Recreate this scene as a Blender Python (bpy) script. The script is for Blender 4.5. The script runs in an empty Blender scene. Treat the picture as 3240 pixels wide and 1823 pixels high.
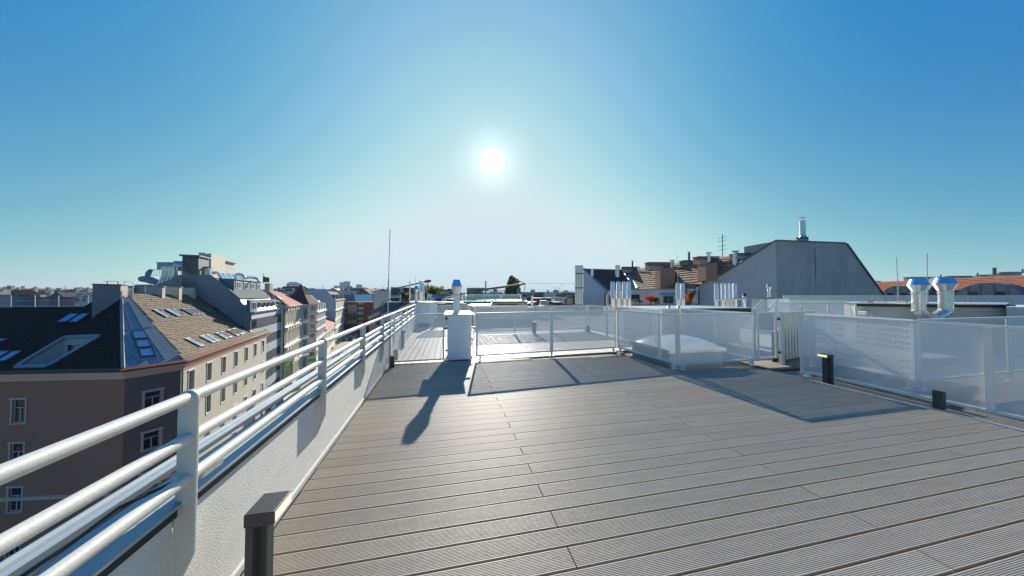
import bpy, math, random
from mathutils import Vector as V, Matrix
random.seed(7)
HAZE = 1.5e-4
S = bpy.context.scene; COL = S.collection
R = math.radians
# ------------------------------------------------------------ camera, sky, sun, exposure
FPX, CXP, CYP = 942.0, 1620.0, 911.5            # photo is 3240 x 1823
YAW, PIT, EYE = R(12.1), R(1.45), 1.49
FW = V((math.sin(YAW)*math.cos(PIT), math.cos(YAW)*math.cos(PIT), math.sin(PIT)))
RT = V((math.cos(YAW), -math.sin(YAW), 0)); UP = RT.cross(FW)
cam = bpy.data.objects.new('camera', bpy.data.cameras.new('camera')); COL.objects.link(cam)
cam.data.sensor_width = 36; cam.data.lens = 36*FPX/3240
cam.data.clip_start = .05; cam.data.clip_end = 60000
mw = Matrix((RT, UP, -FW)).transposed().to_4x4(); mw.translation = V((0, 0, EYE)); cam.matrix_world = mw
S.camera = cam
CAM = V((0, 0, EYE))
SUN_AZ = math.atan2(.1419, .9809)               # clockwise from +Y
SUN_EL = R(24.5)
SD = V((math.sin(SUN_AZ)*math.cos(SUN_EL), math.cos(SUN_AZ)*math.cos(SUN_EL), math.sin(SUN_EL)))
w = bpy.data.worlds.new('World'); S.world = w; w.use_nodes = True
nt = w.node_tree; nt.nodes.clear()
def nn(t, k, **kw):
    n = t.nodes.new(k)
    for a, b in kw.items(): setattr(n, a, b)
    return n
out = nn(nt, 'ShaderNodeOutputWorld'); bg = nn(nt, 'ShaderNodeBackground')
sky = nn(nt, 'ShaderNodeTexSky'); sky.sky_type = 'NISHITA'; sky.sun_disc = False
sky.sun_elevation = SUN_EL; sky.sun_rotation = SUN_AZ
sky.altitude = 200; sky.air_density = 1.0; sky.dust_density = .1; sky.ozone_density = 4
hs = nn(nt, 'ShaderNodeHueSaturation'); hs.inputs['Saturation'].default_value = 1.12
nt.links.new(sky.outputs[0], hs.inputs['Color'])
# forward scattering of the air round the sun, by angle from the sun's direction
geo = nn(nt, 'ShaderNodeTexCoord'); dot = nn(nt, 'ShaderNodeVectorMath', operation='DOT_PRODUCT')
nrm = nn(nt, 'ShaderNodeVectorMath', operation='NORMALIZE')
nt.links.new(geo.outputs['Generated'], nrm.inputs[0]); nt.links.new(nrm.outputs[0], dot.inputs[0]); dot.inputs[1].default_value = SD
def M(t, op, a, b=None, c=None):
    n = nn(t, 'ShaderNodeMath', operation=op)
    for i, v in enumerate((a, b, c)):
        if v is None: continue
        if isinstance(v, (int, float)): n.inputs[i].default_value = v
        else: t.links.new(v, n.inputs[i])
    return n.outputs[0]
cl = M(nt, 'MAXIMUM', dot.outputs['Value'], 0.0)
g2 = M(nt, 'MULTIPLY', M(nt, 'POWER', cl, 350.0), .34)
g3 = M(nt, 'MULTIPLY', M(nt, 'POWER', cl, 6000.0), 8.0)
sp = nn(nt, 'ShaderNodeSeparateColor'); nt.links.new(hs.outputs[0], sp.inputs[0]); cb = nn(nt, 'ShaderNodeCombineColor')
K = .1934
sz = nn(nt, 'ShaderNodeSeparateXYZ'); nt.links.new(nrm.outputs[0], sz.inputs[0])
hz = M(nt, 'POWER', M(nt, 'SUBTRACT', 1.0, M(nt, 'ABSOLUTE', sz.outputs[2])), 5.0)
wide = M(nt, 'MULTIPLY', M(nt, 'POWER', cl, 4.0), hz)
for i, (pw, k, gl, gp, hh, top) in enumerate(((1.60, .18, .41, 8.0, .07, .68), (.76, .425, .445, 5.0, .02, .83), (.14, .52, .30, 4.5, .016, .88))):
    c = M(nt, 'MULTIPLY', M(nt, 'POWER', M(nt, 'MULTIPLY', sp.outputs[i], K), pw), k)
    c = M(nt, 'ADD', c, M(nt, 'ADD', M(nt, 'MULTIPLY', M(nt, 'POWER', cl, gp), gl), M(nt, 'MULTIPLY', hz, hh)))
    c = M(nt, 'ADD', c, M(nt, 'MULTIPLY', wide, (1.8, 1.15, .6)[i]))
    c = M(nt, 'SMOOTH_MIN', c, top, .25); c = M(nt, 'ADD', c, M(nt, 'ADD', g2, g3)); c = M(nt, 'DIVIDE', c, K); nt.links.new(c, cb.inputs[i])
nt.links.new(cb.outputs[0], bg.inputs['Color']); bg.inputs['Strength'].default_value = .115
nt.links.new(bg.outputs[0], out.inputs[0])
sun = bpy.data.objects.new('sun', bpy.data.lights.new('sun', 'SUN')); COL.objects.link(sun)
sun.data.energy = 5.0; sun.data.angle = R(.5); sun.data.color = (1, .93, .82)
sun.rotation_euler = (-SD).to_track_quat('-Z', 'Y').to_euler(); sun.location = (0, 0, 60)
S.view_settings.view_transform = 'Standard'; S.view_settings.look = 'None'; S.view_settings.exposure = .75
S.view_settings.gamma = 1; S.view_settings.use_curve_mapping = False
S.render.engine = 'CYCLES'
cy = S.cycles; cy.max_bounces = 8; cy.diffuse_bounces = 3; cy.glossy_bounces = 4; cy.transmission_bounces = 4
cy.transparent_max_bounces = 24; cy.use_denoising = True; cy.sample_clamp_indirect = 6; cy.caustics_reflective = False; cy.caustics_refractive = False

# ------------------------------------------------------------ from photograph pixels to places in the world
def ray(px, py): return FW + RT*((px-CXP)/FPX) + UP*((CYP-py)/FPX)
def onz(px, py, z=0.0):
    r = ray(px, py); return CAM + r*((z-EYE)/r.z)
def ony(px, py, y):
    r = ray(px, py); return CAM + r*(y/r.y)
def at(px, py, d):                               # at horizontal depth d along the view
    r = ray(px, py); h = r.x*math.sin(YAW)+r.y*math.cos(YAW); return CAM + r*(d/h)
class Plane:
    def __init__(s, a, b, c): s.o = V(a); s.n = (V(b)-V(a)).cross(V(c)-V(a)).normalized()
    def at(s, px, py, off=0.0):
        r = ray(px, py); return CAM + r*((s.o+s.n*off-CAM).dot(s.n)/r.dot(s.n))
def vplane(p, q): return Plane(p, q, V(p)+V((0, 0, 1)))
def head(deg):                                   # unit vector, degrees right of the view axis
    a = YAW+R(deg); return V((math.sin(a), math.cos(a), 0))
def Zf(x0, y0, s): return lambda a, b: (x0+a/s, y0+b/s)

# ------------------------------------------------------------ materials
MATS = {}
def mat(name, col, rough=.7, metal=0, var=0, vs=3.0, bump=0, bs=40.0, spec=.5, col2=None, kind='noise', stretch=None, coat=0):
    if name in MATS: return MATS[name]
    m = bpy.data.materials.new(name); m.use_nodes = True; t = m.node_tree; b = t.nodes['Principled BSDF']
    b.inputs['Base Color'].default_value = (*col, 1); b.inputs['Roughness'].default_value = rough
    b.inputs['Metallic'].default_value = metal; b.inputs['Specular IOR Level'].default_value = spec
    if coat: b.inputs['Coat Weight'].default_value = coat; b.inputs['Coat Roughness'].default_value = .15
    tc = nn(t, 'ShaderNodeTexCoord'); src = tc.outputs['Object']
    if stretch:
        mp = nn(t, 'ShaderNodeMapping'); mp.inputs['Scale'].default_value = stretch; t.links.new(src, mp.inputs[0]); src = mp.outputs[0]
    if var or col2:
        n = nn(t, 'ShaderNodeTexNoise'); n.inputs['Scale'].default_value = vs; n.inputs['Detail'].default_value = 6; n.inputs['Roughness'].default_value = .65
        t.links.new(src, n.inputs['Vector'])
        mx = nn(t, 'ShaderNodeMix', data_type='RGBA'); rp = nn(t, 'ShaderNodeMapRange'); rp.inputs['From Min'].default_value = .32; rp.inputs['From Max'].default_value = .68
        t.links.new(n.outputs['Fac'], rp.inputs['Value']); t.links.new(rp.outputs[0], mx.inputs['Factor'])
        c2 = col2 or tuple(c*(1+var) for c in col); c1 = col if col2 else tuple(c*(1-var) for c in col)
        mx.inputs['A'].default_value = (*c1, 1); mx.inputs['B'].default_value = (*[min(1, c) for c in c2], 1)
        # every object a little different
        oi = nn(t, 'ShaderNodeObjectInfo'); h = nn(t, 'ShaderNodeHueSaturation'); mr = nn(t, 'ShaderNodeMapRange')
        mr.inputs['To Min'].default_value = 1-var*.6; mr.inputs['To Max'].default_value = 1+var*.6
        t.links.new(oi.outputs['Random'], mr.inputs['Value']); t.links.new(mr.outputs[0], h.inputs['Value'])
        t.links.new(mx.outputs['Result'], h.inputs['Color']); t.links.new(h.outputs[0], b.inputs['Base Color'])
    if bump:
        n2 = nn(t, 'ShaderNodeTexNoise'); n2.inputs['Scale'].default_value = bs; n2.inputs['Detail'].default_value = 4
        t.links.new(src, n2.inputs['Vector'])
        bp = nn(t, 'ShaderNodeBump'); bp.inputs['Strength'].default_value = bump; bp.inputs['Distance'].default_value = .02
        t.links.new(n2.outputs['Fac'], bp.inputs['Height']); t.links.new(bp.outputs[0], b.inputs['Normal'])
    MATS[name] = m; return m
def glassmat(name, col=(.9, .97, .95), tr=.7, rough=.03):
    if name in MATS: return MATS[name]
    m = bpy.data.materials.new(name); m.use_nodes = True; t = m.node_tree; b = t.nodes['Principled BSDF']
    o = t.nodes['Material Output']
    g = nn(t, 'ShaderNodeBsdfGlossy'); g.inputs['Roughness'].default_value = rough; g.inputs['Color'].default_value = (.9, .95, 1, 1)
    tp = nn(t, 'ShaderNodeBsdfTransparent'); tp.inputs['Color'].default_value = (*col, 1)
    fr = nn(t, 'ShaderNodeFresnel'); fr.inputs['IOR'].default_value = 1.5
    f2 = M(t, 'ADD', M(t, 'MULTIPLY', fr.outputs[0], 1.0), 1-tr)
    mx = nn(t, 'ShaderNodeMixShader'); t.links.new(f2, mx.inputs[0]); t.links.new(tp.outputs[0], mx.inputs[1]); t.links.new(g.outputs[0], mx.inputs[2])
    t.links.new(mx.outputs[0], o.inputs[0]); t.nodes.remove(b); MATS[name] = m; return m
def perfmat(name='perforated_sheet', pitch=.017, rad=.0057, col=(.86, .87, .83)):
    m = bpy.data.materials.new(name); m.use_nodes = True; t = m.node_tree; b = t.nodes['Principled BSDF']; o = t.nodes['Material Output']
    b.inputs['Base Color'].default_value = (*col, 1); b.inputs['Roughness'].default_value = .5
    uv = nn(t, 'ShaderNodeUVMap'); sp = nn(t, 'ShaderNodeSeparateXYZ'); t.links.new(uv.outputs[0], sp.inputs[0])
    u = M(t, 'DIVIDE', sp.outputs[0], pitch); v = M(t, 'DIVIDE', sp.outputs[1], pitch*.32)
    row = M(t, 'FLOOR', v); par = M(t, 'MULTIPLY', M(t, 'MODULO', M(t, 'ABSOLUTE', row), 2.0), .5)
    uu = M(t, 'SUBTRACT', M(t, 'FRACT', M(t, 'ADD', u, par)), .5)
    vv = M(t, 'MULTIPLY', M(t, 'SUBTRACT', M(t, 'FRACT', v), .5), .9)
    d2 = M(t, 'ADD', M(t, 'MULTIPLY', uu, uu), M(t, 'MULTIPLY', vv, vv))
    hole = M(t, 'LESS_THAN', d2, (rad/pitch)**2)
    tp = nn(t, 'ShaderNodeBsdfTransparent'); mx = nn(t, 'ShaderNodeMixShader')
    t.links.new(hole, mx.inputs[0]); t.links.new(b.outputs[0], mx.inputs[1]); t.links.new(tp.outputs[0], mx.inputs[2]); t.links.new(mx.outputs[0], o.inputs[0])
    MATS[name] = m; return m
def emit(name, col, st):
    if name in MATS: return MATS[name]
    m = bpy.data.materials.new(name); m.use_nodes = True; b = m.node_tree.nodes['Principled BSDF']
    b.inputs['Base Color'].default_value = (*col, 1); b.inputs['Emission Color'].default_value = (*col, 1); b.inputs['Emission Strength'].default_value = st
    MATS[name] = m; return m
paint = mat('white_powder_paint', (.62, .61, .54), .45, var=.04, vs=5, bump=.05, bs=60)
fpaint = mat('pale_grey_powder_paint', (.76, .77, .71), .48, var=.04, vs=6)
perf = perfmat()
plaster = mat('rough_white_plaster', (.74, .72, .66), .9, var=.05, vs=8, bump=.55, bs=210)
smooth_plaster = mat('smooth_white_plaster', (.80, .86, .86), .8, var=.04, vs=4, bump=.12, bs=60)
anth = mat('anthracite_powder_paint', (.045, .05, .055), .45, var=.08, vs=10)
alu = mat('bare_aluminium_sheet', (.68, .70, .72), .35, metal=.6, var=.06, vs=4)
black = mat('black_bitumen', (.02, .022, .03), .6, var=.1)
steel = mat('stainless_steel', (.86, .82, .76), .26, metal=.55, var=.05, vs=9)
galv = mat('galvanised_steel', (.74, .71, .66), .27, metal=.65, var=.18, vs=14, bump=.1, bs=30)
zinc = mat('zinc_sheet', (.30, .32, .33), .5, metal=.25, var=.12, vs=2)
board_m = mat('grey_composite_decking', (.40, .345, .262), .56, var=.11, vs=5, bump=.08, bs=90, spec=.45, stretch=(.3, 4, 1))
board2_m = mat('glare_pale_decking', (.52, .46, .38), .5, var=.12, vs=5, bump=.1, bs=90, spec=.5, stretch=(4, .3, 1))  # far boards made paler, the sun's glare is put into their colour

# ------------------------------------------------------------ mesh building
class B:
    def __init__(s): s.v = []; s.f = []; s.uv = None
    def add(s, vs, fs):
        n = len(s.v); s.v += [V(p) for p in vs]; s.f += [tuple(i+n for i in f) for f in fs]; return s
    def box(s, x0, y0, z0, x1, y1, z1):
        return s.add([(x0,y0,z0),(x1,y0,z0),(x1,y1,z0),(x0,y1,z0),(x0,y0,z1),(x1,y0,z1),(x1,y1,z1),(x0,y1,z1)],
                     [(0,3,2,1),(4,5,6,7),(0,1,5,4),(1,2,6,5),(2,3,7,6),(3,0,4,7)])
    def beam(s, a, b, wd, ht, up=V((0,0,1)), off=(0,0)):   # box from a to b
        a = V(a); b = V(b); d = (b-a).normalized(); x = d.cross(up)
        if x.length < 1e-4: x = d.cross(V((0,1,0)))
        x.normalize(); z = x.cross(d).normalized(); a = a+x*off[0]+z*off[1]; b = b+x*off[0]+z*off[1]
        P = [p+x*(i*wd/2)+z*(j*ht/2) for p in (a, b) for (i, j) in ((-1,-1),(1,-1),(1,1),(-1,1))]
        return s.add(P, [(0,1,2,3),(7,6,5,4),(0,4,5,1),(1,5,6,2),(2,6,7,3),(3,7,4,0)])
    def prism(s, pts, ext):                       # flat polygon swept along ext
        n = len(pts); pts = [V(p) for p in pts]; ext = V(ext)
        s.add(pts+[p+ext for p in pts], [tuple(range(n)), tuple(range(2*n-1, n-1, -1))]+[(i, i+n, (i+1)%n+n, (i+1)%n) for i in range(n)]); return s
    def poly(s, pts): return s.add(pts, [tuple(range(len(pts)))])
    def tube(s, pts, r, n=10, cap=True):
        pts = [V(p) for p in pts]; rs = r if isinstance(r, (list, tuple)) else [r]*len(pts); rings = []
        prev = None
        for i, p in enumerate(pts):
            d = (pts[min(i+1, len(pts)-1)]-pts[max(i-1, 0)]).normalized()
            x = prev-d*prev.dot(d) if prev is not None else d.cross(V((0,0,1)) if abs(d.z) < .9 else V((1,0,0)))
            x.normalize(); prev = x; y = d.cross(x)
            rings.append([p+(x*math.cos(2*math.pi*k/n)+y*math.sin(2*math.pi*k/n))*rs[i] for k in range(n)])
        vs = [q for rg in rings for q in rg]; fs = []
        for i in range(len(pts)-1):
            for k in range(n): fs.append((i*n+k, i*n+(k+1)%n, (i+1)*n+(k+1)%n, (i+1)*n+k))
        if cap: fs += [tuple(range(n-1, -1, -1)), tuple((len(pts)-1)*n+k for k in range(n))]
        return s.add(vs, fs)
    def lathe(s, c, prof, n=20):                  # prof: (radius, z)
        c = V(c); vs = []; fs = []
        for (r, z) in prof: vs += [c+V((r*math.cos(2*math.pi*k/n), r*math.sin(2*math.pi*k/n), z)) for k in range(n)]
        for i in range(len(prof)-1):
            for k in range(n): fs.append((i*n+k, i*n+(k+1)%n, (i+1)*n+(k+1)%n, (i+1)*n+k))
        fs += [tuple(range(n-1, -1, -1)), tuple((len(prof)-1)*n+k for k in range(n))]
        return s.add(vs, fs)
def shade(me, ang=35):
    for p in me.polygons: p.use_smooth = True
    try: me.set_sharp_from_angle(angle=R(ang))
    except Exception: pass
def obj(name, b, m, parent=None, label=None, smooth=False, bevel=0, kind=None, org=None):
    """one mesh object; vertices are in world metres, stored relative to the parent's origin"""
    o0 = parent['_o'] if parent is not None else (org or (0, 0, 0))
    o0 = V(o0); me = bpy.data.meshes.new(name); me.from_pydata([v-o0 for v in b.v], [], b.f)
    if b.uv:
        l = me.uv_layers.new(name='UVMap')
        for i, q in enumerate(b.uv): l.data[i].uv = q
    me.materials.append(m); me.validate(); me.update()
    if smooth: shade(me)
    o = bpy.data.objects.new(name, me); COL.objects.link(o); o['_o'] = tuple(o0)
    if parent is not None: o.parent = parent
    else: o.location = o0
    if label: o['label'] = label
    if kind: o['kind'] = kind
    if bevel:
        md = o.modifiers.new('bevel', 'BEVEL'); md.width = bevel; md.segments = 2; md.limit_method = 'ANGLE'
    return o
def thing(name, label, cat, loc=(0,0,0), group=None):
    o = bpy.data.objects.new(name, None); COL.objects.link(o); o.location = V(loc); o['_o'] = tuple(V(loc))
    o['label'] = label; o['category'] = cat; o.empty_display_size = .2
    if group: o['group'] = group
    return o
def tag(o, label, cat, group=None):
    o['label'] = label; o['category'] = cat
    if group: o['group'] = group
    return o
def place(o, loc, rotz=0):                        # move a finished thing
    o.location = V(loc); o.rotation_euler.z = rotz; return o
def dup(src, loc, rotz=0, label=None, sc=1):
    r = src.copy(); COL.objects.link(r); r.location = V(loc); r.rotation_euler.z = rotz; r.scale = (sc,)*3
    if label: r['label'] = label
    for c in list(src.children):
        k = c.copy(); COL.objects.link(k); k.parent = r
        for g in c.children:
            h = g.copy(); COL.objects.link(h); h.parent = k
    return r
def struct(name, b, m, **kw): return obj(name, b, m, kind='structure', **kw)

# ------------------------------------------------------------ the roof terrace: boards
def plank_bm(L, wd, h=.022, n=13, edge=.006):     # ribbed composite board along X, top at z=0
    b = B(); p = [(0, -h), (0, -.002), (.002, 0)]
    st = (wd-2*edge)/n
    for i in range(n):
        y = edge+i*st
        p += [(y+st*.12, 0), (y+st*.26, -.0016), (y+st*.62, -.0016), (y+st*.76, 0)]
    p += [(wd-.002, 0), (wd, -.002), (wd, -h)]
    k = len(p); b.add([(0, a, z) for a, z in p]+[(L, a, z) for a, z in p], [tuple(range(k)), tuple(range(2*k-1, k-1, -1))]+[(i, i+1, i+1+k, i+k) for i in range(k-1)])
    b.f = [tuple(reversed(f)) for f in b.f]
    return b
def wall_x(y): return -1.105-.026*(y-1.9)
deck = struct('roof_deck', B().prism([(wall_x(-1.5), -1.5, -.045), (6.2, -1.5, -.045), (6.2, 5.14, -.045), (4.46, 5.14, -.045), (4.42, 7.15, -.045), (wall_x(6.9), 6.9, -.045)], (0, 0, -.12)), black)
deck['label'] = 'grey grooved composite deck boards of the near terrace'
PW = .148; meshes = {}
def plank(parent, x0, x1, y0, y1, alongx=True, m=board_m, dz=0.0):
    L = (x1-x0) if alongx else (y1-y0); key = (round(L, 2), alongx, m.name)
    if key not in meshes:
        b = plank_bm(key[0]-.007, PW-.014); me = bpy.data.meshes.new('plank'); me.from_pydata(b.v, [], b.f); me.materials.append(m); meshes[key] = me
    o = bpy.data.objects.new('plank', meshes[key]); COL.objects.link(o); o.parent = parent
    if alongx: o.location = (x0+.002, y0+.004, dz)
    else: o.location = (x1-.004, y0+.002, dz); o.rotation_euler.z = math.pi/2
    return o
Y0 = 4.664
for k in range(-15, 42):
    yb, ya = Y0-PW*k, Y0-PW*(k+1)                 # far and near edge
    js = [x for x in ((.70, 4.72) if k % 2 == 0 else (2.70, 6.7)) ]
    xl = round(wall_x(ya)+.035, 2)
    xr = 6.2 if yb < 5.18 else 4.42
    if k < -14: xr = 1.9
    elif k < -13: xr = 3.4
    cuts = [xl]+[j for j in js if xl+.1 < j < xr-.1]+[xr]
    for a, c in zip(cuts, cuts[1:]): plank(deck, a, c, ya, yb, True, board_m, random.uniform(-.0008, .0008))
# the far part of the terrace, boards running away from the camera
deck2 = struct('far_roof_deck', B().prism([(-1.6, 7.0, -.05), (-1.2, 6.78, -.05), (4.6, 7.2, -.05), (5.95, 9.3, -.05), (5.8, 11.9, -.05), (-.2, 11.7, -.05), (-.2, 15, -.05), (-1.8, 15, -.05)], (0, 0, -.12)), black)
deck2['label'] = 'deck boards running away beyond the mesh panels, coloured pale for sun glare'
x = -1.36
while x < 5.8:
    x1 = x+PW; y0 = 6.93+max(0, (x-.5))*.078
    if x > 4.35: y0 = 7.35
    y1 = 14.6 if x < -.3 else 11.35
    cuts = [y0, 9.0+(2.0 if int((x+2)/PW) % 2 else 0), y1] if y1 < 12 else [y0, 9.0, 13.0-(2 if int((x+2)/PW) % 2 else 0), y1]
    cuts = [round(c, 1) if 0 < i < len(cuts)-1 else round(c, 2) for i, c in enumerate(cuts)]
    for a, c in zip(cuts, cuts[1:]): plank(deck2, x, x1, a, c, False, board2_m, -.004)
    x = x1

# ------------------------------------------------------------ parapet with coping, and the tube railing on it
def railx(y): return -1.052-.033*(y-1.5)
ya, yb = -1.6, 15.2
prt = struct('parapet_wall', B().prism([(wall_x(ya), ya, -.1), (wall_x(ya)-.26, ya, -.1), (wall_x(ya)-.26, ya, .6), (wall_x(ya), ya, .6)], (0, 0, 0)) if False else
   B().add([(wall_x(ya), ya, -.12), (wall_x(ya)-.2, ya, -.12), (wall_x(ya)-.2, ya, .6), (wall_x(ya), ya, .6),
            (wall_x(yb), yb, -.12), (wall_x(yb)-.3, yb, -.12), (wall_x(yb)-.3, yb, .6), (wall_x(yb), yb, .6)],
           [(0,1,2,3),(7,6,5,4),(0,3,7,4),(1,5,6,2),(2,6,7,3),(0,4,5,1)]), plaster)
prt['label'] = 'rough white plastered parapet wall on the street side'
def strip(prof, y0=ya, y1=yb, k0=0, fx=wall_x, spread=.0):   # section (dx, z) swept along the parapet; dx grows outward with y
    n = len(prof); vs = []
    for y in (y0, y1):
        for dx, z in prof: vs.append((fx(y)+dx-(spread*(y-y0) if dx < -.1 else 0), y, z))
    return B().add(vs, [tuple(range(n)), tuple(range(2*n-1, n-1, -1))]+[(i, (i+1) % n, (i+1) % n+n, i+n) for i in range(n)])
copm = mat('dull_coping_sheet', (.36, .42, .46), .5, metal=.4, var=.06)
cop = obj('coping', strip([(.018, .640), (.022, .628), (.030, .626), (.032, .640), (-.12, .668), (-.125, .662), (.01, .640)], spread=0), copm, prt)
obj('outer_coping', strip([(-.126, .655), (-.124, .680), (-.132, .681), (-.144, .674), (-.158, .674), (-.160, .682), (-.165, .682), (-.168, .670), (-.200, .664), (-.206, .676), (-.214, .674), (-.214, .60), (-.205, .60), (-.19, .650)], spread=.012), copm, prt)
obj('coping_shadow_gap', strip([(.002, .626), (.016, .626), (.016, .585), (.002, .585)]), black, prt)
obj('skirting', strip([(.001, -.02), (.014, -.02), (.014, .02), (.001, .03)]), plaster, prt)
rail = thing('tube_railing', 'white tubular steel railing of three rails along the street parapet', 'railing', (railx(1.5), 1.5, 0))
for zz, rr in ((1.072, .0235), (.905, .0235), (.74, .0235)):
    obj('rail', B().tube([(railx(y)-.0, y, zz+(.006 if y > 3 else -.006 if y < 1.6 else 0)) for y in (-1.4, 1.5, 2.98, 8, 14.8)], rr, 16), paint, rail, smooth=True)
def post(y):
    xr = railx(y)+.034; xl = railx(y)-.036; xw = wall_x(y)+.001; pts = []
    cx = (xr+xl)/2; r = (xr-xl)/2; zt = 1.062+(.012 if y > 2 else 0)
    for a in range(0, 181, 20): pts.append((cx+r*math.cos(R(a)), zt+r*math.sin(R(a))))
    pts += [(xl, .70), (xw, .52), (xw, .25), (xr, .43)]
    return B().prism([(px, y, pz) for px, pz in pts], (0, .012, 0))
for k in range(-1, 9):
    y = 1.5+1.485*k
    p = obj('post', post(y), paint, rail, smooth=False, bevel=.0025)
clip = obj('clamp', B().box(railx(1.62)-.03, 1.56, .70, railx(1.62)+.022, 1.68, .728).tube([(railx(1.6)-.02, 1.585, .69), (railx(1.6)-.02, 1.585, .745)], .008, 8).tube([(railx(1.6)-.02, 1.655, .69), (railx(1.6)-.02, 1.655, .745)], .008, 8), galv, rail)
cable = tag(obj('cable', B().tube([(railx(y)-.11+.03*math.sin(y*3), y, .70+.01*math.sin(y*5)) for y in [.2+.12*i for i in range(11)]]+[(railx(1.5)-.05, 1.52, .72)], .006, 8), black, smooth=True), 'thin black lightning cable lying along the metal coping', 'cable')

# ------------------------------------------------------------ perforated fence panels
def panel(parent, a, b, z0, z1, fr=.035, lean=0, posts=()):
    """frame and perforated sheet between ground points a and b"""
    a = V((a[0], a[1], 0)); b = V((b[0], b[1], 0)); L = (b-a).length; d = (b-a)/L; n = d.cross(V((0,0,1)))
    zz = V((0,0,1))
    for zc in (z1-fr/2, z0+fr/2): obj('frame_rail', B().beam(a+zz*zc, b+zz*zc, fr, fr), fpaint, parent)
    for q in (a+d*fr/2, b-d*fr/2): obj('frame_upright', B().beam(q+zz*(z0+fr), q+zz*(z1-fr), fr, fr, up=d), fpaint, parent)
    s = B(); q = [a+d*fr*.9+zz*(z0+fr*.9), b-d*fr*.9+zz*(z0+fr*.9), b-d*fr*.9+zz*(z1-fr*.9), a+d*fr*.9+zz*(z1-fr*.9)]
    s.poly(q); s.uv = [(0, 0), (L, 0), (L, z1-z0), (0, z1-z0)]
    obj('perforated_sheet', s, perf, parent)
    for t in posts:
        q = a+d*(t*L); obj('post', B().beam(q+zz*(z0+fr+.001)+n*.02, q+zz*(z1-fr-.001)+n*.02, .05, .05, up=d), fpaint, parent)
def foot(parent, x, y, z1, pl=.11):
    obj('foot', B().box(x-.02, y-.02, .006, x+.02, y+.02, z1).box(x-pl/2, y-.04, .0, x+pl/2, y+.04, .006), fpaint, parent)
def fence(label, a, b, z0=.10, z1=1.10, n=1, feet=True, posts=(), footinset=.1, cat='fence'):
    mx = ((a[0]+b[0])/2, (a[1]+b[1])/2, 0); t = thing('mesh_fence', label, cat, mx)
    a = V((*a, 0)); b = V((*b, 0))
    for i in range(n):
        p = a.lerp(b, i/n); q = a.lerp(b, (i+1)/n); g = (q-p).normalized()*.003
        panel(t, p+g, q-g, z0, z1, posts=posts)
    if feet:
        L = (b-a).length
        for i in range(n+1):
            tt = min(max(i/n, footinset/L), 1-footinset/L); q = a.lerp(b, tt); foot(t, q.x, q.y, z0)
    return t
fence('pale mesh panel pair right of the chimney box across the deck', (.625, 6.86), (4.39, 7.2), .10, 1.095, 2)
fence('mesh gate panel between the street railing and the white chimney box', (-1.25, 6.92), (-.075, 7.0), .03, 1.085, 1, feet=False)
fence('short mesh panel running away on the left of the skylight enclosure', (4.41, 7.17), (4.50, 5.17), .105, 1.11, 1, posts=(.78,))
fence('mesh panel in front of the domed skylight facing the camera', (4.51, 5.16), (6.47, 5.19), .105, 1.125, 1)
fence('back mesh panel behind the domed skylight', (4.45, 7.26), (6.5, 7.3), .105, 1.1, 1, posts=(.5,))
fence('mesh panel closing the skylight enclosure on its right', (6.50, 5.24), (6.52, 7.26), .105, 1.12, 1, posts=(.5,))
g = fence('small mesh gate hinged beside the skylight enclosure', (6.53, 5.2), (7.06, 5.2), .12, 1.13, 1, feet=False, cat='gate')
obj('hinge', B().box(7.065, 5.17, .95, 7.12, 5.2, 1.0).box(7.065, 5.17, .22, 7.12, 5.2, .27), anth, g)
gp = thing('gate_post', 'square pale post right of the small mesh gate', 'post', (7.19, 5.2, 0))
obj('shaft', B().box(7.13, 5.15, 0, 7.2, 5.22, 1.13), fpaint, gp); obj('post_cap', B().box(7.125, 5.145, 1.13, 7.205, 5.225, 1.14), fpaint, gp)
fence('long mesh fence along the right edge of the deck, nearest the camera', (6.50, 4.38), (6.56, -.9), .05, 1.13, 1, feet=True, posts=(.38, .74))
fence('inner mesh fence right of the deck, running away from its corner', (7.17, 3.26), (7.6, 5.0), .14, 1.11, 1)
fence('inner mesh fence right of the deck, running off to the right', (7.2, 3.24), (12.0, 3.35), .14, 1.12, 2)
fence('far mesh fence across the back of the terrace', (1.0, 11.42), (5.68, 11.5), .10, 1.08, 3)
fence('far mesh fence along the right side of the terrace', (5.70, 11.45), (5.9, 7.36), .10, 1.10, 3)
fence('far mesh fence running back from the left corner of the terrace', (.98, 11.45), (.93, 13.4), .10, 1.08, 1)
fence('farthest mesh fence behind the chimney box', (.9, 13.45), (-.8, 13.35), .10, 1.08, 1)

lv = thing('moire_stripe_blades', 'pale level blades added to imitate bright moire stripes behind the inner mesh fence', 'screen', (7.7, 4.0, 0))  # blades added to mimic the stripes of overlapping mesh against the light
la, lb = V((7.45, 3.38, 0)), V((7.95, 4.75, 0))
for i in range(10): obj('blade', B().beam(la+V((0, 0, .14+.1*i)), lb+V((0, 0, .14+.1*i)), .09, .008), paint, lv)
for q in (la, la.lerp(lb, .5), lb): obj('upright', B().beam(q+V((.06, 0, .0)), q+V((.06, 0, 1.1)), .03, .03, up=V((0,1,0))), paint, lv)

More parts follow.
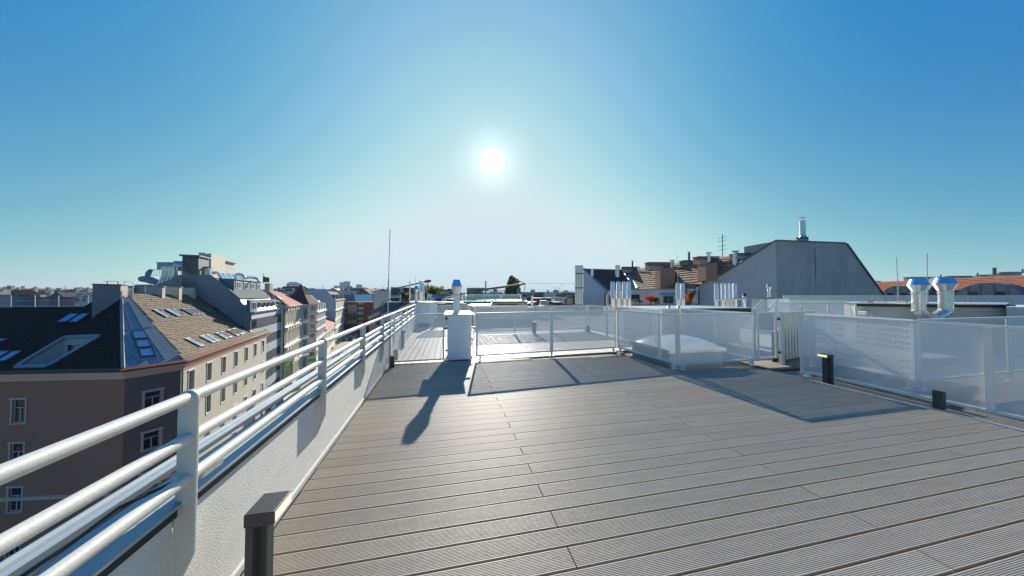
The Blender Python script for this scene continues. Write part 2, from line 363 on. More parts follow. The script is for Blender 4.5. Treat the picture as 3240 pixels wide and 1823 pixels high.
# ------------------------------------------------------------ bollard lamps and socket posts
lampglow = emit('warm_lamp_strip', (1.0, .78, .55), .45)
def bollard(label, x, y, rot, h=.5):
    t = thing('bollard_lamp', label, 'bollard lamp', (0,0,0), 'bollard lamps on the deck')
    obj('body', B().box(-.075, -.03, 0, .075, .0, h-.06).box(-.03, -.0299, .01, .03, .035, h-.06), anth, t, bevel=.003)
    obj('head', B().box(-.078, -.035, h-.058, .078, .085, h), anth, t, bevel=.003)
    obj('light_strip', B().box(-.07, .086, h-.05, .07, .089, h-.008), lampglow, t)
    return place(t, (x, y, 0), rot)
tb = bollard('dark bollard lamp nearest the camera beside the parapet', -.86, 1.665, -math.pi/2)
bollard('bollard lamp in front of the right mesh fence, its strip glowing warm', 6.29, 3.85, math.pi/2-.1)
bollard('bollard lamp seen through the left mesh gate, beside the railing', -1.25, 8.95, -math.pi/2)
bollard('bollard lamp at the far left end of the terrace by the second chimney box', -.56, 14.5, math.pi)
bollard('bollard lamp behind the double mesh panel, at the far fence', 3.32, 11.3, math.pi)
def socketpost(label, x, y, rot=0):
    t = thing('socket_post', label, 'socket post', (0,0,0), 'low socket posts on the deck')
    obj('body', B().box(-.045, -.03, 0, .045, .03, .225), anth, t, bevel=.003)
    obj('lid', B().box(-.048, -.033, .2255, .048, .033, .235), anth, t, bevel=.002)
    return place(t, (x, y, 0), rot)
socketpost('low black socket post before the left mesh gate', -1.13, 6.60)
socketpost('low grey post just behind the left mesh gate', -1.18, 7.35)
socketpost('low black socket post by the right mesh fence', 6.33, 2.69, math.pi/2)
socketpost('low post in the far right corner of the terrace', 5.62, 11.35)

# ------------------------------------------------------------ chimney box with cowl, beside the gate panel
bluefoil = mat('blue_protective_film', (.12, .46, .80), .3, metal=.2, var=.05)
def cowl(parent, c, s=1.0, film=True, zb=0.0, stem=True):
    c = V(c)
    if stem: obj('flue', B().lathe(c, [(.088*s, zb), (.082*s, zb+.05*s), (.077*s, zb+.44*s)], 24), steel, parent, smooth=True)
    obj('collar', B().lathe(c, [(.086*s, zb+.43*s), (.09*s, zb+.445*s), (.08*s, zb+.46*s)], 24), galv, parent, smooth=True)
    obj('cowl', B().lathe(c, [(.078*s, zb+.46*s), (.126*s, zb+.64*s)], 24), steel, parent, smooth=True)
    obj('cowl_top', B().lathe(c, [(.126*s, zb+.642*s), (.073*s, zb+.81*s), (.06*s, zb+.812*s)], 24), bluefoil if film else steel, parent, smooth=True)
cb = thing('chimney_box', 'tall white chimney box with a sloping metal lid in the middle fence', 'chimney', (.26, 6.95, 0))
obj('body', B().box(-.01, 6.95, .02, .53, 7.72, 1.035), smooth_plaster, cb, bevel=.006)
obj('lid', B().add([(-.1, 6.9, 1.052), (.6, 6.9, 1.052), (.6, 7.8, 1.052), (-.1, 7.8, 1.052), (-.1, 6.9, 1.068), (.6, 6.9, 1.062), (.56, 7.8, 1.09), (-.06, 7.8, 1.10)], [(0,3,2,1),(4,5,6,7),(0,1,5,4),(1,2,6,5),(2,3,7,6),(3,0,4,7)]), alu, cb)
obj('lid_rim', B().box(-.02, 6.94, 1.036, .54, 7.73, 1.0515), fpaint, cb)
obj('bracket', B().box(-.06, 7.05, .93, -.012, 7.12, .99).box(-.06, 7.05, .2, -.012, 7.12, .24).box(.532, 7.0, .72, .63, 7.06, .76), anth, cb)
cw = thing('flue_cowl', 'steel flue with a blue filmed double cone cowl on the chimney box', 'flue', (.2, 7.3, 1.07)); cowl(cw, (.2, 7.3, 1.065))
tap = thing('roof_tap', 'small brass coloured tap and hose low behind the chimney box', 'tap', (.62, 7.5, 0))
obj('pipe', B().tube([(.6, 7.5, 0), (.6, 7.5, .38), (.6, 7.42, .42)], .015, 8), galv, tap); obj('valve', B().lathe((.6, 7.42, .38), [(.02, 0), (.04, .02), (.04, .07), (.02, .09)], 10), mat('brass', (.7, .5, .3), .35, metal=.8), tap)
mast_m = mat('mast_grey', (.5, .53, .56), .5, metal=.4)
tag(obj('lightning_rod', B().tube([(-1.60, 8.6, .3), (-1.585, 8.6, 1.95)], .016, 8).tube([(-1.585, 8.6, 1.95), (-1.56, 8.6, 3.3)], .009, 8), mast_m), 'tall thin lightning rod standing by the street railing', 'lightning rod')
# ------------------------------------------------------------ domed skylight in its enclosure
sk = thing('domed_skylight', 'white domed rooflight on a raised kerb inside the mesh enclosure', 'skylight', (5.2, 6.0, 0))
x0, x1, y0, y1 = 4.52, 5.86, 5.42, 6.7
obj('kerb', B().box(x0, y0, -.1, x1, y1, .28), mat('grey_kerb', (.3, .34, .36), .6, var=.06), sk)
obj('frame', B().box(x0-.05, y0-.05, .28, x1+.05, y1+.05, .36), paint, sk, bevel=.006)
db = B(); N = 12
for j in range(N+1):
    for i in range(N+1):
        u, v = i/N*2-1, j/N*2-1; h = (1-abs(u)**2.4)**.6*(1-abs(v)**2.4)**.6
        db.v.append(V((5.19+u*.69, 6.06+v*.66, .361+.21*h)))
for j in range(N):
    for i in range(N): a = j*(N+1)+i; db.f.append((a, a+1, a+N+2, a+N+1))
obj('dome', db, mat('opal_acrylic', (.62, .70, .76), .18, var=.02), sk, smooth=True)
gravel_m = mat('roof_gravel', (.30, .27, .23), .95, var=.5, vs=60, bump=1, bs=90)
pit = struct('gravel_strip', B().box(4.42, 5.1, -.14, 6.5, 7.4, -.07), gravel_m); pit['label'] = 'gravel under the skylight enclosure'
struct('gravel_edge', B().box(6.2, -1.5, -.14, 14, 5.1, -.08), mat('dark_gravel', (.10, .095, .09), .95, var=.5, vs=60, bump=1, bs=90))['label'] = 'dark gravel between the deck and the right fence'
st_ = struct('edge_strip', B().box(6.22, -1.5, -.10, 6.36, 4.9, -.02), mat('pale_edge_strip', (.6, .57, .5), .7, var=.05)); st_['label'] = 'pale metal edging along the right side of the deck'
struct('side_deck', B().box(6.5, 4.95, -.06, 9.5, 5.9, -.012), mat('dull_landing_boards', (.22, .19, .15), .7, var=.1))['label'] = 'deck landing beyond the small gate'
# ------------------------------------------------------------ town: shared helpers
GZ = -19.5
a1 = Zf(0, 780, 3.45); s3 = Zf(420, 780, 4.14); st = Zf(780, 850, 4.14); b2 = Zf(0, 1180, 2.253); h4 = Zf(860, 980, 5.574)
q1 = Zf(1380, 900, 9.058); q2 = Zf(1160, 880, 9.058); c3 = Zf(2300, 660, 4.026); p4 = Zf(2740, 780, 4.14); e8 = Zf(1780, 780, 3.45)
r2 = Zf(2300, 920, 4.83); m1 = Zf(1500, 840, 4.14); t5 = Zf(1150, 680, 5.175); w9 = Zf(950, 900, 9.056)
win_glass = mat('dark_window_glass', (.018, .022, .028), .06, spec=.8)
sky_glass = mat('skylight_glass', (.45, .52, .58), .06, metal=.75, spec=1.0)
def xy(px, d, z=0.0, py=936): p = at(px, py, d); return V((p.x, p.y, z))
from mathutils.geometry import tessellate_polygon
def filled(outer, hole=None):
    b = B(); loops = [[V(p) for p in outer]]+([[V(p) for p in hole]] if hole else [])
    tris = tessellate_polygon(loops); b.v = [p for l in loops for p in l]; b.f = [tuple(t) for t in tris]; return b
def inside(p, poly):
    c = False; j = len(poly)-1
    for i in range(len(poly)):
        xi, yi = poly[i]; xj, yj = poly[j]
        if (yi > p[1]) != (yj > p[1]) and p[0] < (xj-xi)*(p[1]-yi)/(yj-yi)+xi: c = not c
        j = i
    return c
def tiles(parent, name, poly, m, along, row=.3, wd=.3, th=.03, holes=(), jitter=.006, gap=.012, diamond=False, keep=1.0):
    """overlapping roof tiles on a flat slope polygon, joined in one part"""
    P = [V(p) for p in poly]; n = (P[1]-P[0]).cross(P[2]-P[0]).normalized()
    if n.z < 0: n = -n
    u = V(along); u = (u-n*u.dot(n)).normalized(); v = n.cross(u).normalized()
    if v.z < 0: v = -v
    o = P[0]; to2 = lambda p: ((p-o).dot(u), (p-o).dot(v)); q = [to2(p) for p in P]; hs_ = [[to2(V(p)) for p in h] for h in holes]
    us = [p[0] for p in q]; vs = [p[1] for p in q]; b = B(); r = 0; y = min(vs)
    rnd = random.Random(len(name)+int(abs(o.x)*10))
    while y < max(vs):
        x = min(us)+(wd/2 if r % 2 else 0)
        while x < max(us):
            c = (x+wd/2, y+row/2)
            if inside(c, q) and not any(inside(c, h) for h in hs_) and rnd.random() < keep:
                z0 = .012+rnd.uniform(0, jitter); z1 = z0+th+rnd.uniform(0, jitter)
                W = lambda a, d, z: o+u*a+v*d+n*z
                if diamond: pts = [W(x+wd/2, y-row*.35, z1), W(x+wd-gap, y+row*.3, z1*.8), W(x+wd/2, y+row*1.0, z0), W(x+gap, y+row*.3, z1*.8)]; k = len(b.v); b.v += pts; b.f += [(k, k+1, k+2, k+3)]
                else:
                    pts = [W(x+gap/2, y-row*.12, z1), W(x+wd-gap/2, y-row*.12, z1), W(x+wd-gap/2, y+row, z0), W(x+gap/2, y+row, z0), W(x+gap/2, y-row*.12, 0), W(x+wd-gap/2, y-row*.12, 0)]
                    k = len(b.v); b.v += pts; b.f += [(k, k+1, k+2, k+3), (k+4, k+5, k+1, k)]
            x += wd
        y += row; r += 1
    return obj(name, b, m, parent, kind='stuff')
def wframe(o, u, n, w, h, kind, fw=.07, dp=.05):
    """window bars in a w x h opening whose lower left corner is o, u along the wall, n outward"""
    b = B(); z = V((0,0,1))
    def bar(x0, z0, x1, z1):
        q = [o+u*x0+z*z0, o+u*x1+z*z0, o+u*x1+z*z1, o+u*x0+z*z1]; b.prism(q, n*dp)
    bar(0, 0, fw, h); bar(w-fw, 0, w, h); bar(fw, 0, w-fw, fw); bar(fw, h-fw, w-fw, h)
    if kind in ('T', 't'): bar(fw, h*.62, w-fw, h*.62+fw); bar(w/2-fw/2, fw, w/2+fw/2, h*.62)
    if kind == 'I': bar(w/2-fw/2, fw, w/2+fw/2, h-fw)
    if kind == 'III': bar(w/3-fw/2, fw, w/3+fw/2, h-fw); bar(w*2/3-fw/2, fw, w*2/3+fw/2, h-fw)
    return b
def facade(parent, a, b, zb, zt, cols, rows, wm, fm, kind='T', depth=.2, gm=None, sur=None, sill=None, name='wall', wname='window'):
    """wall from a to b (building on the left when walking a to b) with recessed windows; cols in metres along, rows in z"""
    a = V((a[0], a[1], 0)); b = V((b[0], b[1], 0)); L = (b-a).length; u = (b-a)/L; n = V((u.y, -u.x, 0)); z = V((0,0,1))
    W = lambda x, h, o=0: a+u*x+z*h+n*o
    m = B(); q = lambda *p: m.poly(p)
    xs = [0]+[c for cc in cols for c in cc]+[L]
    for i in range(0, len(xs), 2): q(W(xs[i], zb), W(xs[i+1], zb), W(xs[i+1], zt), W(xs[i], zt))
    for (x0, x1) in cols:
        zs = [zb]+[r for rr in rows for r in rr]+[zt]
        for i in range(0, len(zs), 2): q(W(x0, zs[i]), W(x1, zs[i]), W(x1, zs[i+1]), W(x0, zs[i+1]))
        for (r0, r1) in rows:
            q(W(x0, r0), W(x0, r1), W(x0, r1, -depth), W(x0, r0, -depth)); q(W(x1, r0), W(x1, r1), W(x1, r1, -depth), W(x1, r0, -depth))
            q(W(x0, r1), W(x1, r1), W(x1, r1, -depth), W(x0, r1, -depth)); q(W(x0, r0), W(x1, r0), W(x1, r0, -depth), W(x0, r0, -depth))
    wl = obj(name, m, wm, parent)
    for (x0, x1) in cols:
        for (r0, r1) in rows:
            w_, h_ = x1-x0, r1-r0; k = kind if not isinstance(kind, dict) else kind.get((r0), 'T')
            f = obj(wname, wframe(W(x0, r0, -depth), u, n, w_, h_, k), fm, parent)
            g = B().poly([W(x0, r0, -depth+.015), W(x1, r0, -depth+.015), W(x1, r1, -depth+.015), W(x0, r1, -depth+.015)])
            obj('pane', g, gm or win_glass, f)
            if sur:
                sm, sw, sp = sur; s_ = B()
                s_.prism([W(x0-sw, r0), W(x0, r0), W(x0, r1), W(x0-sw, r1)], n*sp); s_.prism([W(x1, r0), W(x1+sw, r0), W(x1+sw, r1), W(x1, r1)], n*sp)
                s_.prism([W(x0-sw*1.5, r1), W(x1+sw*1.5, r1), W(x1+sw*1.5, r1+sw*1.2), W(x0-sw*1.5, r1+sw*1.2)], n*(sp*1.8))
                s_.prism([W(x0-sw, r0-sw*.7), W(x1+sw, r0-sw*.7), W(x1+sw, r0), W(x0-sw, r0)], n*(sp*1.5))
                obj('surround', s_, sm, f, kind='stuff')
    return wl
def sweep(pts, prof, closed=False):
    """profile (out, z) along a plan polyline with mitred corners; building on the left"""
    P = [V((p[0], p[1], 0)) for p in pts]; n = len(P); rings = []
    for i, p in enumerate(P):
        d0 = (P[i]-P[i-1]).normalized() if i else None; d1 = (P[i+1]-P[i]).normalized() if i < n-1 else None
        ns = [V((d.y, -d.x, 0)) for d in (d0, d1) if d]
        nn_ = sum(ns, V((0,0,0))).normalized(); k = 1/max(.3, nn_.dot(ns[0])); rings.append([p+nn_*(o*k)+V((0,0,z)) for o, z in prof])
    m = len(prof); b = B(); b.v = [q for r in rings for q in r]
    for i in range(n-1):
        for j in range(m): b.f.append((i*m+j, i*m+(j+1)%m, (i+1)*m+(j+1)%m, (i+1)*m+j))
    b.f += [tuple(range(m)), tuple((n-1)*m+j for j in range(m-1, -1, -1))]
    return b
def rooflight(parent, pl, quad, up=.09, gm=None, name='skylight', fr=.07):
    """framed pane lying proud on a slope; quad = 4 pixel corners"""
    c = [pl.at(*q, up) for q in quad]; ctr = sum(c, V((0,0,0)))/4; n = pl.n if pl.n.z > 0 else -pl.n
    base = [p-n*up for p in c]; f = B(); inner = [p+(ctr-p).normalized()*fr*1.3 for p in c]
    for i in range(4):
        j = (i+1) % 4; f.poly([base[i], base[j], c[j], c[i]]); f.poly([c[i], c[j], inner[j], inner[i]])
    o = obj(name, f, anth, parent); obj('pane', B().poly([p-n*.01 for p in inner]), gm or sky_glass, o); return o

# ------------------------------------------------------------ corner building across the street
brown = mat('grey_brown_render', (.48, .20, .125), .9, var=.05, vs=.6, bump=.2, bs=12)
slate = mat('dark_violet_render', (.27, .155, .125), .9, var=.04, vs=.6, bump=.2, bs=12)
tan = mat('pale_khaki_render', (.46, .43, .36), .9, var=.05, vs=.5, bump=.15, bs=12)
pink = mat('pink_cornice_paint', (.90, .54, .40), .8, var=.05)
pinkw = mat('pinkish_window_paint', (.72, .50, .42), .7, var=.05)
whitew = mat('white_window_paint', (.66, .66, .62), .6, var=.04)
copper = mat('red_brown_flashing', (.20, .055, .03), .5, metal=.2, var=.2, vs=3)
ddark = mat('dark_slate_shingle', (.020, .019, .018), .85, var=.35, vs=2.5, col2=(.034, .032, .03), spec=.15)
dbrown = mat('lichened_brown_shingle', (.075, .052, .034), .9, var=.4, vs=4.5, col2=(.19, .145, .095))
ZE = -4.8
cnr = thing('corner_house', 'brown corner apartment house with a chamfered corner and a shingle roof', 'apartment house', onz(388, 1178, ZE))
E = [onz(0, 1186, ZE), onz(388, 1178.5, ZE), onz(588, 1149.6, ZE), onz(852.4, 1053, ZE)]
E[0] = E[1]+(E[0]-E[1])*2.2
IN = .38
def inset(P, k):
    r = sweep(P, [(-k, 0), (-k, .001)]); return [V((r.v[i*2].x, r.v[i*2].y, 0)) for i in range(len(P))]
Wl = inset(E, IN)
LF = (Wl[1]-Wl[0]).length
def uof(pl_a, pl_b, px, py):                      # metres along a wall for a pixel
    a = V((pl_a.x, pl_a.y, 0)); b = V((pl_b.x, pl_b.y, 0)); p = vplane(a, b).at(px, py); u = (b-a).normalized(); return (p-a).dot(u), p.z
x0, ztop = uof(Wl[0], Wl[1], *b2(92, 190)); x1, z_ = uof(Wl[0], Wl[1], *b2(185, 190)); _, zl = uof(Wl[0], Wl[1], *b2(92, 360))
rowsL = [(zl-3.5*k, ztop-3.5*k) for k in (3, 2, 1, 0)]
colsL = [(x0-4.3*k, x1-4.3*k) for k in (2, 1, 0)]
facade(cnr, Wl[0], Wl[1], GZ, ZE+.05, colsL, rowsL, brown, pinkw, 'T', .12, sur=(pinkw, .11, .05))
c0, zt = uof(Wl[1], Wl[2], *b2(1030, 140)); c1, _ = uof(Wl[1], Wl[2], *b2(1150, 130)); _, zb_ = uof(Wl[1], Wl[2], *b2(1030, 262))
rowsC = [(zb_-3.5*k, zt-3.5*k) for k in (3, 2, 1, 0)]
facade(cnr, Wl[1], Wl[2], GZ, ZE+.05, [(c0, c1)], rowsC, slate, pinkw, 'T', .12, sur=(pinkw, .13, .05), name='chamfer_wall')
LT = (Wl[3]-Wl[2]).length; nW = 7; sp_ = LT/nW
colsT = [(sp_*(k+.5)-.5, sp_*(k+.5)+.5) for k in range(nW)]
rowsT = [(ZE-2.95-3.45*k, ZE-1.05-3.45*k) for k in (3, 2, 1, 0)]
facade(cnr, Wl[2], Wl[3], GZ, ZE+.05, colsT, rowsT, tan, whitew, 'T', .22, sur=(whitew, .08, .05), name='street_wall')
obj('end_wall', B().poly([Wl[3]+V((0,0,GZ)), Wl[3]+V((-12,-5,GZ)), Wl[3]+V((-12,-5,ZE)), Wl[3]+V((0,0,ZE))]), tan, cnr)
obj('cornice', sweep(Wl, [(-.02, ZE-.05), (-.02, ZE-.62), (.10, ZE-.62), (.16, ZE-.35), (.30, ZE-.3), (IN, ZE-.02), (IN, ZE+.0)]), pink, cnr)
obj('string_course', sweep(Wl[:3], [(-.02, GZ+4.6), (.12, GZ+4.6), (.16, GZ+4.8), (-.02, GZ+4.85)]), pink, cnr)
obj('gutter', sweep(Wl, [(IN-.1, ZE+.01), (IN+.04, ZE+.01), (IN+.1, ZE+.16), (IN-.02, ZE+.18)]), copper, cnr)
G0 = [p+V((0,0,ZE+.16)) for p in inset(E, .05)]
AP = at(392, 941, 29.4)
pD = Plane(G0[0], G0[1], AP); pZ = Plane(G0[1], G0[2], AP); pB = Plane(G0[2], G0[3], AP)
for p_ in (pD, pZ, pB):
    if p_.n.z < 0: p_.n = -p_.n
hole = [pD.at(*a1(*p)) for p in ((165, 1322), (520, 1312), (1085, 985), (700, 1000))]
dk = [G0[0], G0[1], pD.at(384, 948), pD.at(*a1(1010, 600)), pD.at(*a1(920, 655)), pD.at(0, 974), pD.at(-700, 978)]
QD = (((605,825),(710,825),(870,728),(765,728)), ((735,825),(835,825),(985,725),(890,725)), ((-200,1255),(-90,1255),(115,1132),(0,1135)), ((-60,1255),(45,1252),(250,1132),(140,1135)), ((-80,1050),(10,1035),(95,1000),(0,1000)))
QB = (((255,820),(320,818),(495,912),(440,920)), ((425,820),(495,815),(655,905),(595,910)), ((515,815),(575,812),(712,895),(665,905)), ((635,812),(695,806),(840,886),(795,894)), ((710,806),(760,802),(895,880),(850,888)), ((780,805),(815,803),(940,876),(905,882)),
          ((900,800),(945,796),(1070,868),(1030,874)), ((962,796),(1000,792),(1112,862),(1080,868)), ((1065,792),(1105,788),(1210,848),(1180,852)), ((1120,786),(1150,784),(1243,842),(1220,846)),
          ((690,1203),(745,1192),(945,1292),(890,1302)), ((880,1170),(940,1158),(1095,1248),(1050,1256)), ((955,1152),(1000,1148),(1150,1225),(1105,1240)), ((1080,1130),(1135,1118),(1255,1195),(1225,1204)), ((1150,1112),(1190,1107),(1308,1180),(1270,1190)),
          ((1235,1095),(1290,1082),(1408,1160),(1375,1166)), ((1305,1075),(1350,1066),(1478,1135),(1425,1150)), ((1430,1050),(1465,1045),(1570,1110),(1545,1116)), ((1480,1042),(1510,1040),(1608,1098),(1580,1105)), ((1330,957),(1450,940),(1590,1050),(1480,1040)))
hD = [[pD.at(*a1(*p)) for p in q] for q in QD]; hB = [[pB.at(*s3(*p)) for p in q] for q in QB]
obj('dark_roof_slope', filled(dk, hole), ddark, cnr); tiles(cnr, 'dark_shingles', dk, ddark, G0[1]-G0[0], .34, .36, .022, holes=[hole]+hD, diamond=True, jitter=.02)
zk = [G0[1], G0[2], pZ.at(404, 938), pZ.at(386, 944)]
obj('zinc_hip', filled(zk), zinc, cnr)
bk = [G0[2], G0[3], pB.at(*s3(1560, 948)), pB.at(*s3(850, 640)), pB.at(405, 931)]
obj('brown_roof_slope', filled(bk), dbrown, cnr); tiles(cnr, 'brown_shingles', bk, dbrown, G0[3]-G0[2], .30, .34, .035, holes=hB, jitter=.035)
obj('flashing', sweep([G0[0], G0[1], G0[2], G0[3]], [(.33, ZE+.18), (.35, ZE+.20), (-.06, ZE+.33), (-.06, ZE+.28)]), copper, cnr)
hc = B()
for i in range(26):
    p = G0[1].lerp(pD.at(385, 950), (i+.5)/26); hc.tube([p+V((0,0,.02)), p+(pD.at(385, 950)-G0[1]).normalized()*.36+V((0,0,.08))], [.13, .10], 6)
obj('hip_tiles', hc, mat('pale_hip_tile', (.34, .31, .26), .8, var=.2), cnr, kind='stuff')
for (u0, v0, u1, v1) in ((1335, 620, 1440, 900), (1400, 600, 1560, 890), (1345, 1050, 1430, 1285), (1440, 1190, 1545, 1275), (1640, 990, 1730, 1250), (1560, 890, 1800, 1235), (1325, 912, 1650, 880)):
    obj('standing_seam', B().beam(pZ.at(*a1(u0, v0), .02), pZ.at(*a1(u1, v1), .02), .03, .05, up=pZ.n), zinc, cnr)
for q in (((1437,925),(1575,912),(1620,995),(1465,1005)), ((1478,1020),(1612,1008),(1655,1090),(1500,1100)), ((1515,1115),(1655,1103),(1695,1185),(1540,1200))):
    rooflight(cnr, pZ, [a1(*p) for p in q], .12)
for q in QD: rooflight(cnr, pD, [a1(*p) for p in q], .2)
for q in QB: rooflight(cnr, pB, [s3(*p) for p in q], .2)
# the terrace cut into the dark slope
zf = hole[0].z-.05; cutm = mat('terrace_cut_render', (.42, .42, .40), .85, var=.04)
dn = lambda p, z: V((p.x, p.y, z))
obj('terrace_floor', B().poly([dn(p, zf) for p in hole]), zinc, cnr)
bw = B().poly([hole[3], hole[2], dn(hole[2], zf), dn(hole[3], zf)]); bw.poly([hole[0], hole[3], dn(hole[3], zf)]); bw.poly([hole[1], hole[2], dn(hole[2], zf)])
obj('terrace_wall', bw, cutm, cnr)
pk = vplane(hole[3], hole[2]); nk = pk.n if pk.n.dot(CAM-hole[3]) > 0 else -pk.n
for (u0, v0, u1, v1) in ((740, 1062, 830, 1175), (850, 1062, 935, 1130)):
    f = [pk.at(*a1(*p))+nk*.03 for p in ((u0, v1), (u1, v1), (u1, v0), (u0, v0))]; f[0].z = f[1].z = min(f[0].z, f[1].z); f[2].z = f[3].z = max(f[2].z, f[3].z)
    c_ = sum(f, V((0,0,0)))/4; inn = [p.lerp(c_, .16) for p in f]; wf = B()
    for i in range(4): wf.prism([f[i], f[(i+1)%4], inn[(i+1)%4], inn[i]], nk*.05)
    o_ = obj('window', wf, whitew, cnr); obj('pane', B().poly([p+nk*.01 for p in inn]), win_glass, o_)
for i, j in ((0, 1), (1, 2), (2, 3), (3, 0)):
    obj('terrace_edging', B().beam(hole[i]+V((0,0,.08)), hole[j]+V((0,0,.08)), .3, .12, up=pD.n), zinc, cnr)
lp = pk.at(*a1(612, 1165)); sb = B().lathe(lp+nk*.3, [(.02, -.26), (.2, -.18), (.27, 0), (.2, .18), (.02, .26)], 14)
obj('globe_lamp', sb, mat('opal_globe', (.8, .8, .8), .4), cnr, smooth=True)
# chimneys of the corner house
chm = mat('pinkish_chimney_render', (.30, .25, .24), .9, var=.12, vs=1.2, bump=.3, bs=8)
def chimney(parent, base, ztop, wm, capm, zb=-3, capw=.12, name='chimney'):
    base = [V((p.x, p.y, 0)) for p in base]; c = sum(base, V((0,0,0)))/len(base)
    ch = obj(name, B().prism([p+V((0,0,zb)) for p in base], (0, 0, ztop-zb)), wm, parent)
    obj('cap', B().prism([c+(p-c)*(1+capw/max(.3, (p-c).length))+V((0,0,ztop+.001)) for p in base], (0, 0, .09)), capm, ch); return ch
f0, f1, f2_ = xy(292, 27.6), xy(381, 29.2), xy(404, 31.2)
bigc = chimney(cnr, [f0, f1, f2_, f2_+(f0-f1)], 2.50, chm, mat('rusty_cap', (.12, .07, .05), .7, var=.3))
tr = B(); 
def rl(pa, pb, d, r=.02, z0=None): 
    p, q = at(*pa, d), at(*pb, d); return [p, q]
g28 = Zf(280, 880, 9.2)
hr = thing('chimney_handrail', 'thin black handrail on top of the big pinkish chimney', 'railing', at(*g28(545, 180), 28.6))
obj('rail', B().tube(rl(g28(445, 97), g28(865, 97), 28.6), .02, 6), anth, hr)
for u in (545, 860): obj('upright', B().tube([at(*g28(u, 97), 28.6), at(*g28(u, 185), 28.6)], .03, 6), anth, hr)
# three chimney slabs on the ridge with lit ends
SDIR = (G0[3]-G0[2]); SDIR.z = 0; SDIR.normalize(); SN = V((SDIR.y, -SDIR.x, 0))       # street direction, towards the street
pale = mat('pale_render', (.55, .50, .42), .9, var=.07, vs=1); gryr = mat('grey_render', (.30, .29, .29), .92, var=.12, vs=.7, bump=.25, bs=6)
for (ul, ur, vb, vt) in ((382, 426, 688, 532), (603, 645, 712, 537), (787, 828, 690, 547)):
    p = pB.at(*s3((ul+ur)/2, vb)); w_ = (pB.at(*s3(ur, vb))-pB.at(*s3(ul, vb))).length*.9
    zt_ = at(*s3((ul+ur)/2, vt), (p-CAM).dot(V((math.sin(YAW), math.cos(YAW), 0)))).z
    q0 = p-SDIR*w_/2; q1_ = p+SDIR*w_/2; q2_ = q1_-SN*4.2; q3 = q0-SN*4.2
    chimney(cnr, [q0, q1_, q2_, q3], zt_, pale, gryr, zb=-3, capw=.1)
fm = B(); p0 = G0[2]
thing_pipe = obj('downpipe', B().tube([V((Wl[2].x, Wl[2].y, ZE-.5))+SN*.1, V((Wl[2].x, Wl[2].y, GZ))+SN*.1], .07, 8), zinc, cnr)

# ------------------------------------------------------------ checkered hotel next door
hot = thing('checkered_hotel', 'hotel with a dark and white checkered front and a blue grey zinc mansard roof', 'hotel', at(793, 990, 44.5))
HA = at(793, 990, 44.5); HZ = HA.z; HA = V((HA.x, HA.y, 0)); HL = 15.2; HB = HA+SDIR*HL
pF = vplane(HA, HA-SN)                            # fire wall plane
fw = [pF.at(*s3(*p)) for p in ((1545, 868), (1432, 742), (1402, 690), (1240, 545), (1025, 372), (862, 368), (862, 128), (650, 128), (650, 372), (560, 378), (480, 440), (300, 500))]
fw[0] = V((HA.x, HA.y, HZ)); fr0 = fw[:]
bot = [V((fw[-1].x, fw[-1].y, -9)), V((HA.x, HA.y, GZ))]
obj('fire_wall', filled(fw+bot), gryr, hot)
body = [V((HA.x, HA.y, GZ))]+[V((HA.x, HA.y, HZ))]+[pF.at(*s3(*p)) for p in ((1425, 760), (1392, 705), (1232, 562), (1080, 442), (560, 430), (300, 500))]+[bot[0]]
obj('body', B().prism([p+SDIR*.3 for p in body], SDIR*(HL-.3)), zinc, hot)
def seamroof(parent, a, b, c, d, step, name='roof', m=zinc, h=.05):
    """slope a-b (low edge) to d-c (high edge) with standing seams running up"""
    o = obj(name, B().prism([a, b, c, d], (b-a).cross(d-a).normalized()*.04), m, parent)
    n = int((b-a).length/step); nrm_ = (b-a).cross(d-a).normalized(); 
    if nrm_.z < 0: nrm_ = -nrm_
    s = B()
    for i in range(n+1):
        t = i/n; s.beam(a.lerp(b, t)+nrm_*.05, d.lerp(c, t)+nrm_*.05, .04, h, up=nrm_)
    obj('standing_seams', s, m, o, kind='stuff'); return o
m1p = pF.at(*s3(1402, 690)); m2p = pF.at(*s3(1240, 545)); m3p = pF.at(*s3(1080, 425))
zlit = mat('weathered_zinc', (.17, .175, .175), .8, spec=.15, var=.06)
up = V((0,0,.06))
seamroof(hot, m1p+up, m1p+SDIR*HL+up, m3p+SDIR*HL+up, m3p+up, .62, m=zlit)
bluez = mat('blue_grey_zinc', (.14, .20, .25), .55, metal=.15, var=.08)
# lower dormer storey: upright zinc wall with windows and lit canopies
inn_ = HA-SN*.5
facade(hot, inn_, inn_+SDIR*HL, HZ, HZ+1.9, [(.9, 2.3)]+[(3.5+2.45*k, 4.7+2.45*k) for k in range(5)], [(HZ+.45, HZ+1.55)], bluez, whitew, 'I', .06, name='dormer_wall')
for k in range(5):
    c = inn_+SDIR*(4.1+2.45*k)
    obj('dormer_canopy', B().prism([c-SDIR*.85+V((0,0,HZ+1.75)), c+SDIR*.85+V((0,0,HZ+1.75)), c+SDIR*.85+SN*.75+V((0,0,HZ+1.35)), c-SDIR*.85+SN*.75+V((0,0,HZ+1.35))], (0,0,.06)), zlit, hot)
obj('dormer_block', B().prism([inn_+V((0,0,HZ+.1))-SN*.02, inn_+SN*.45+V((0,0,HZ+.1)), inn_+SN*.45+V((0,0,HZ+1.8)), inn_+V((0,0,HZ+1.95))-SN*.02], SDIR*3.0), bluez, hot)
wq = wframe(inn_+SN*.46+SDIR*.7+V((0,0,HZ+.4)), SDIR, SN, 1.5, 1.15, 'I'); o_ = obj('window', wq, whitew, hot)
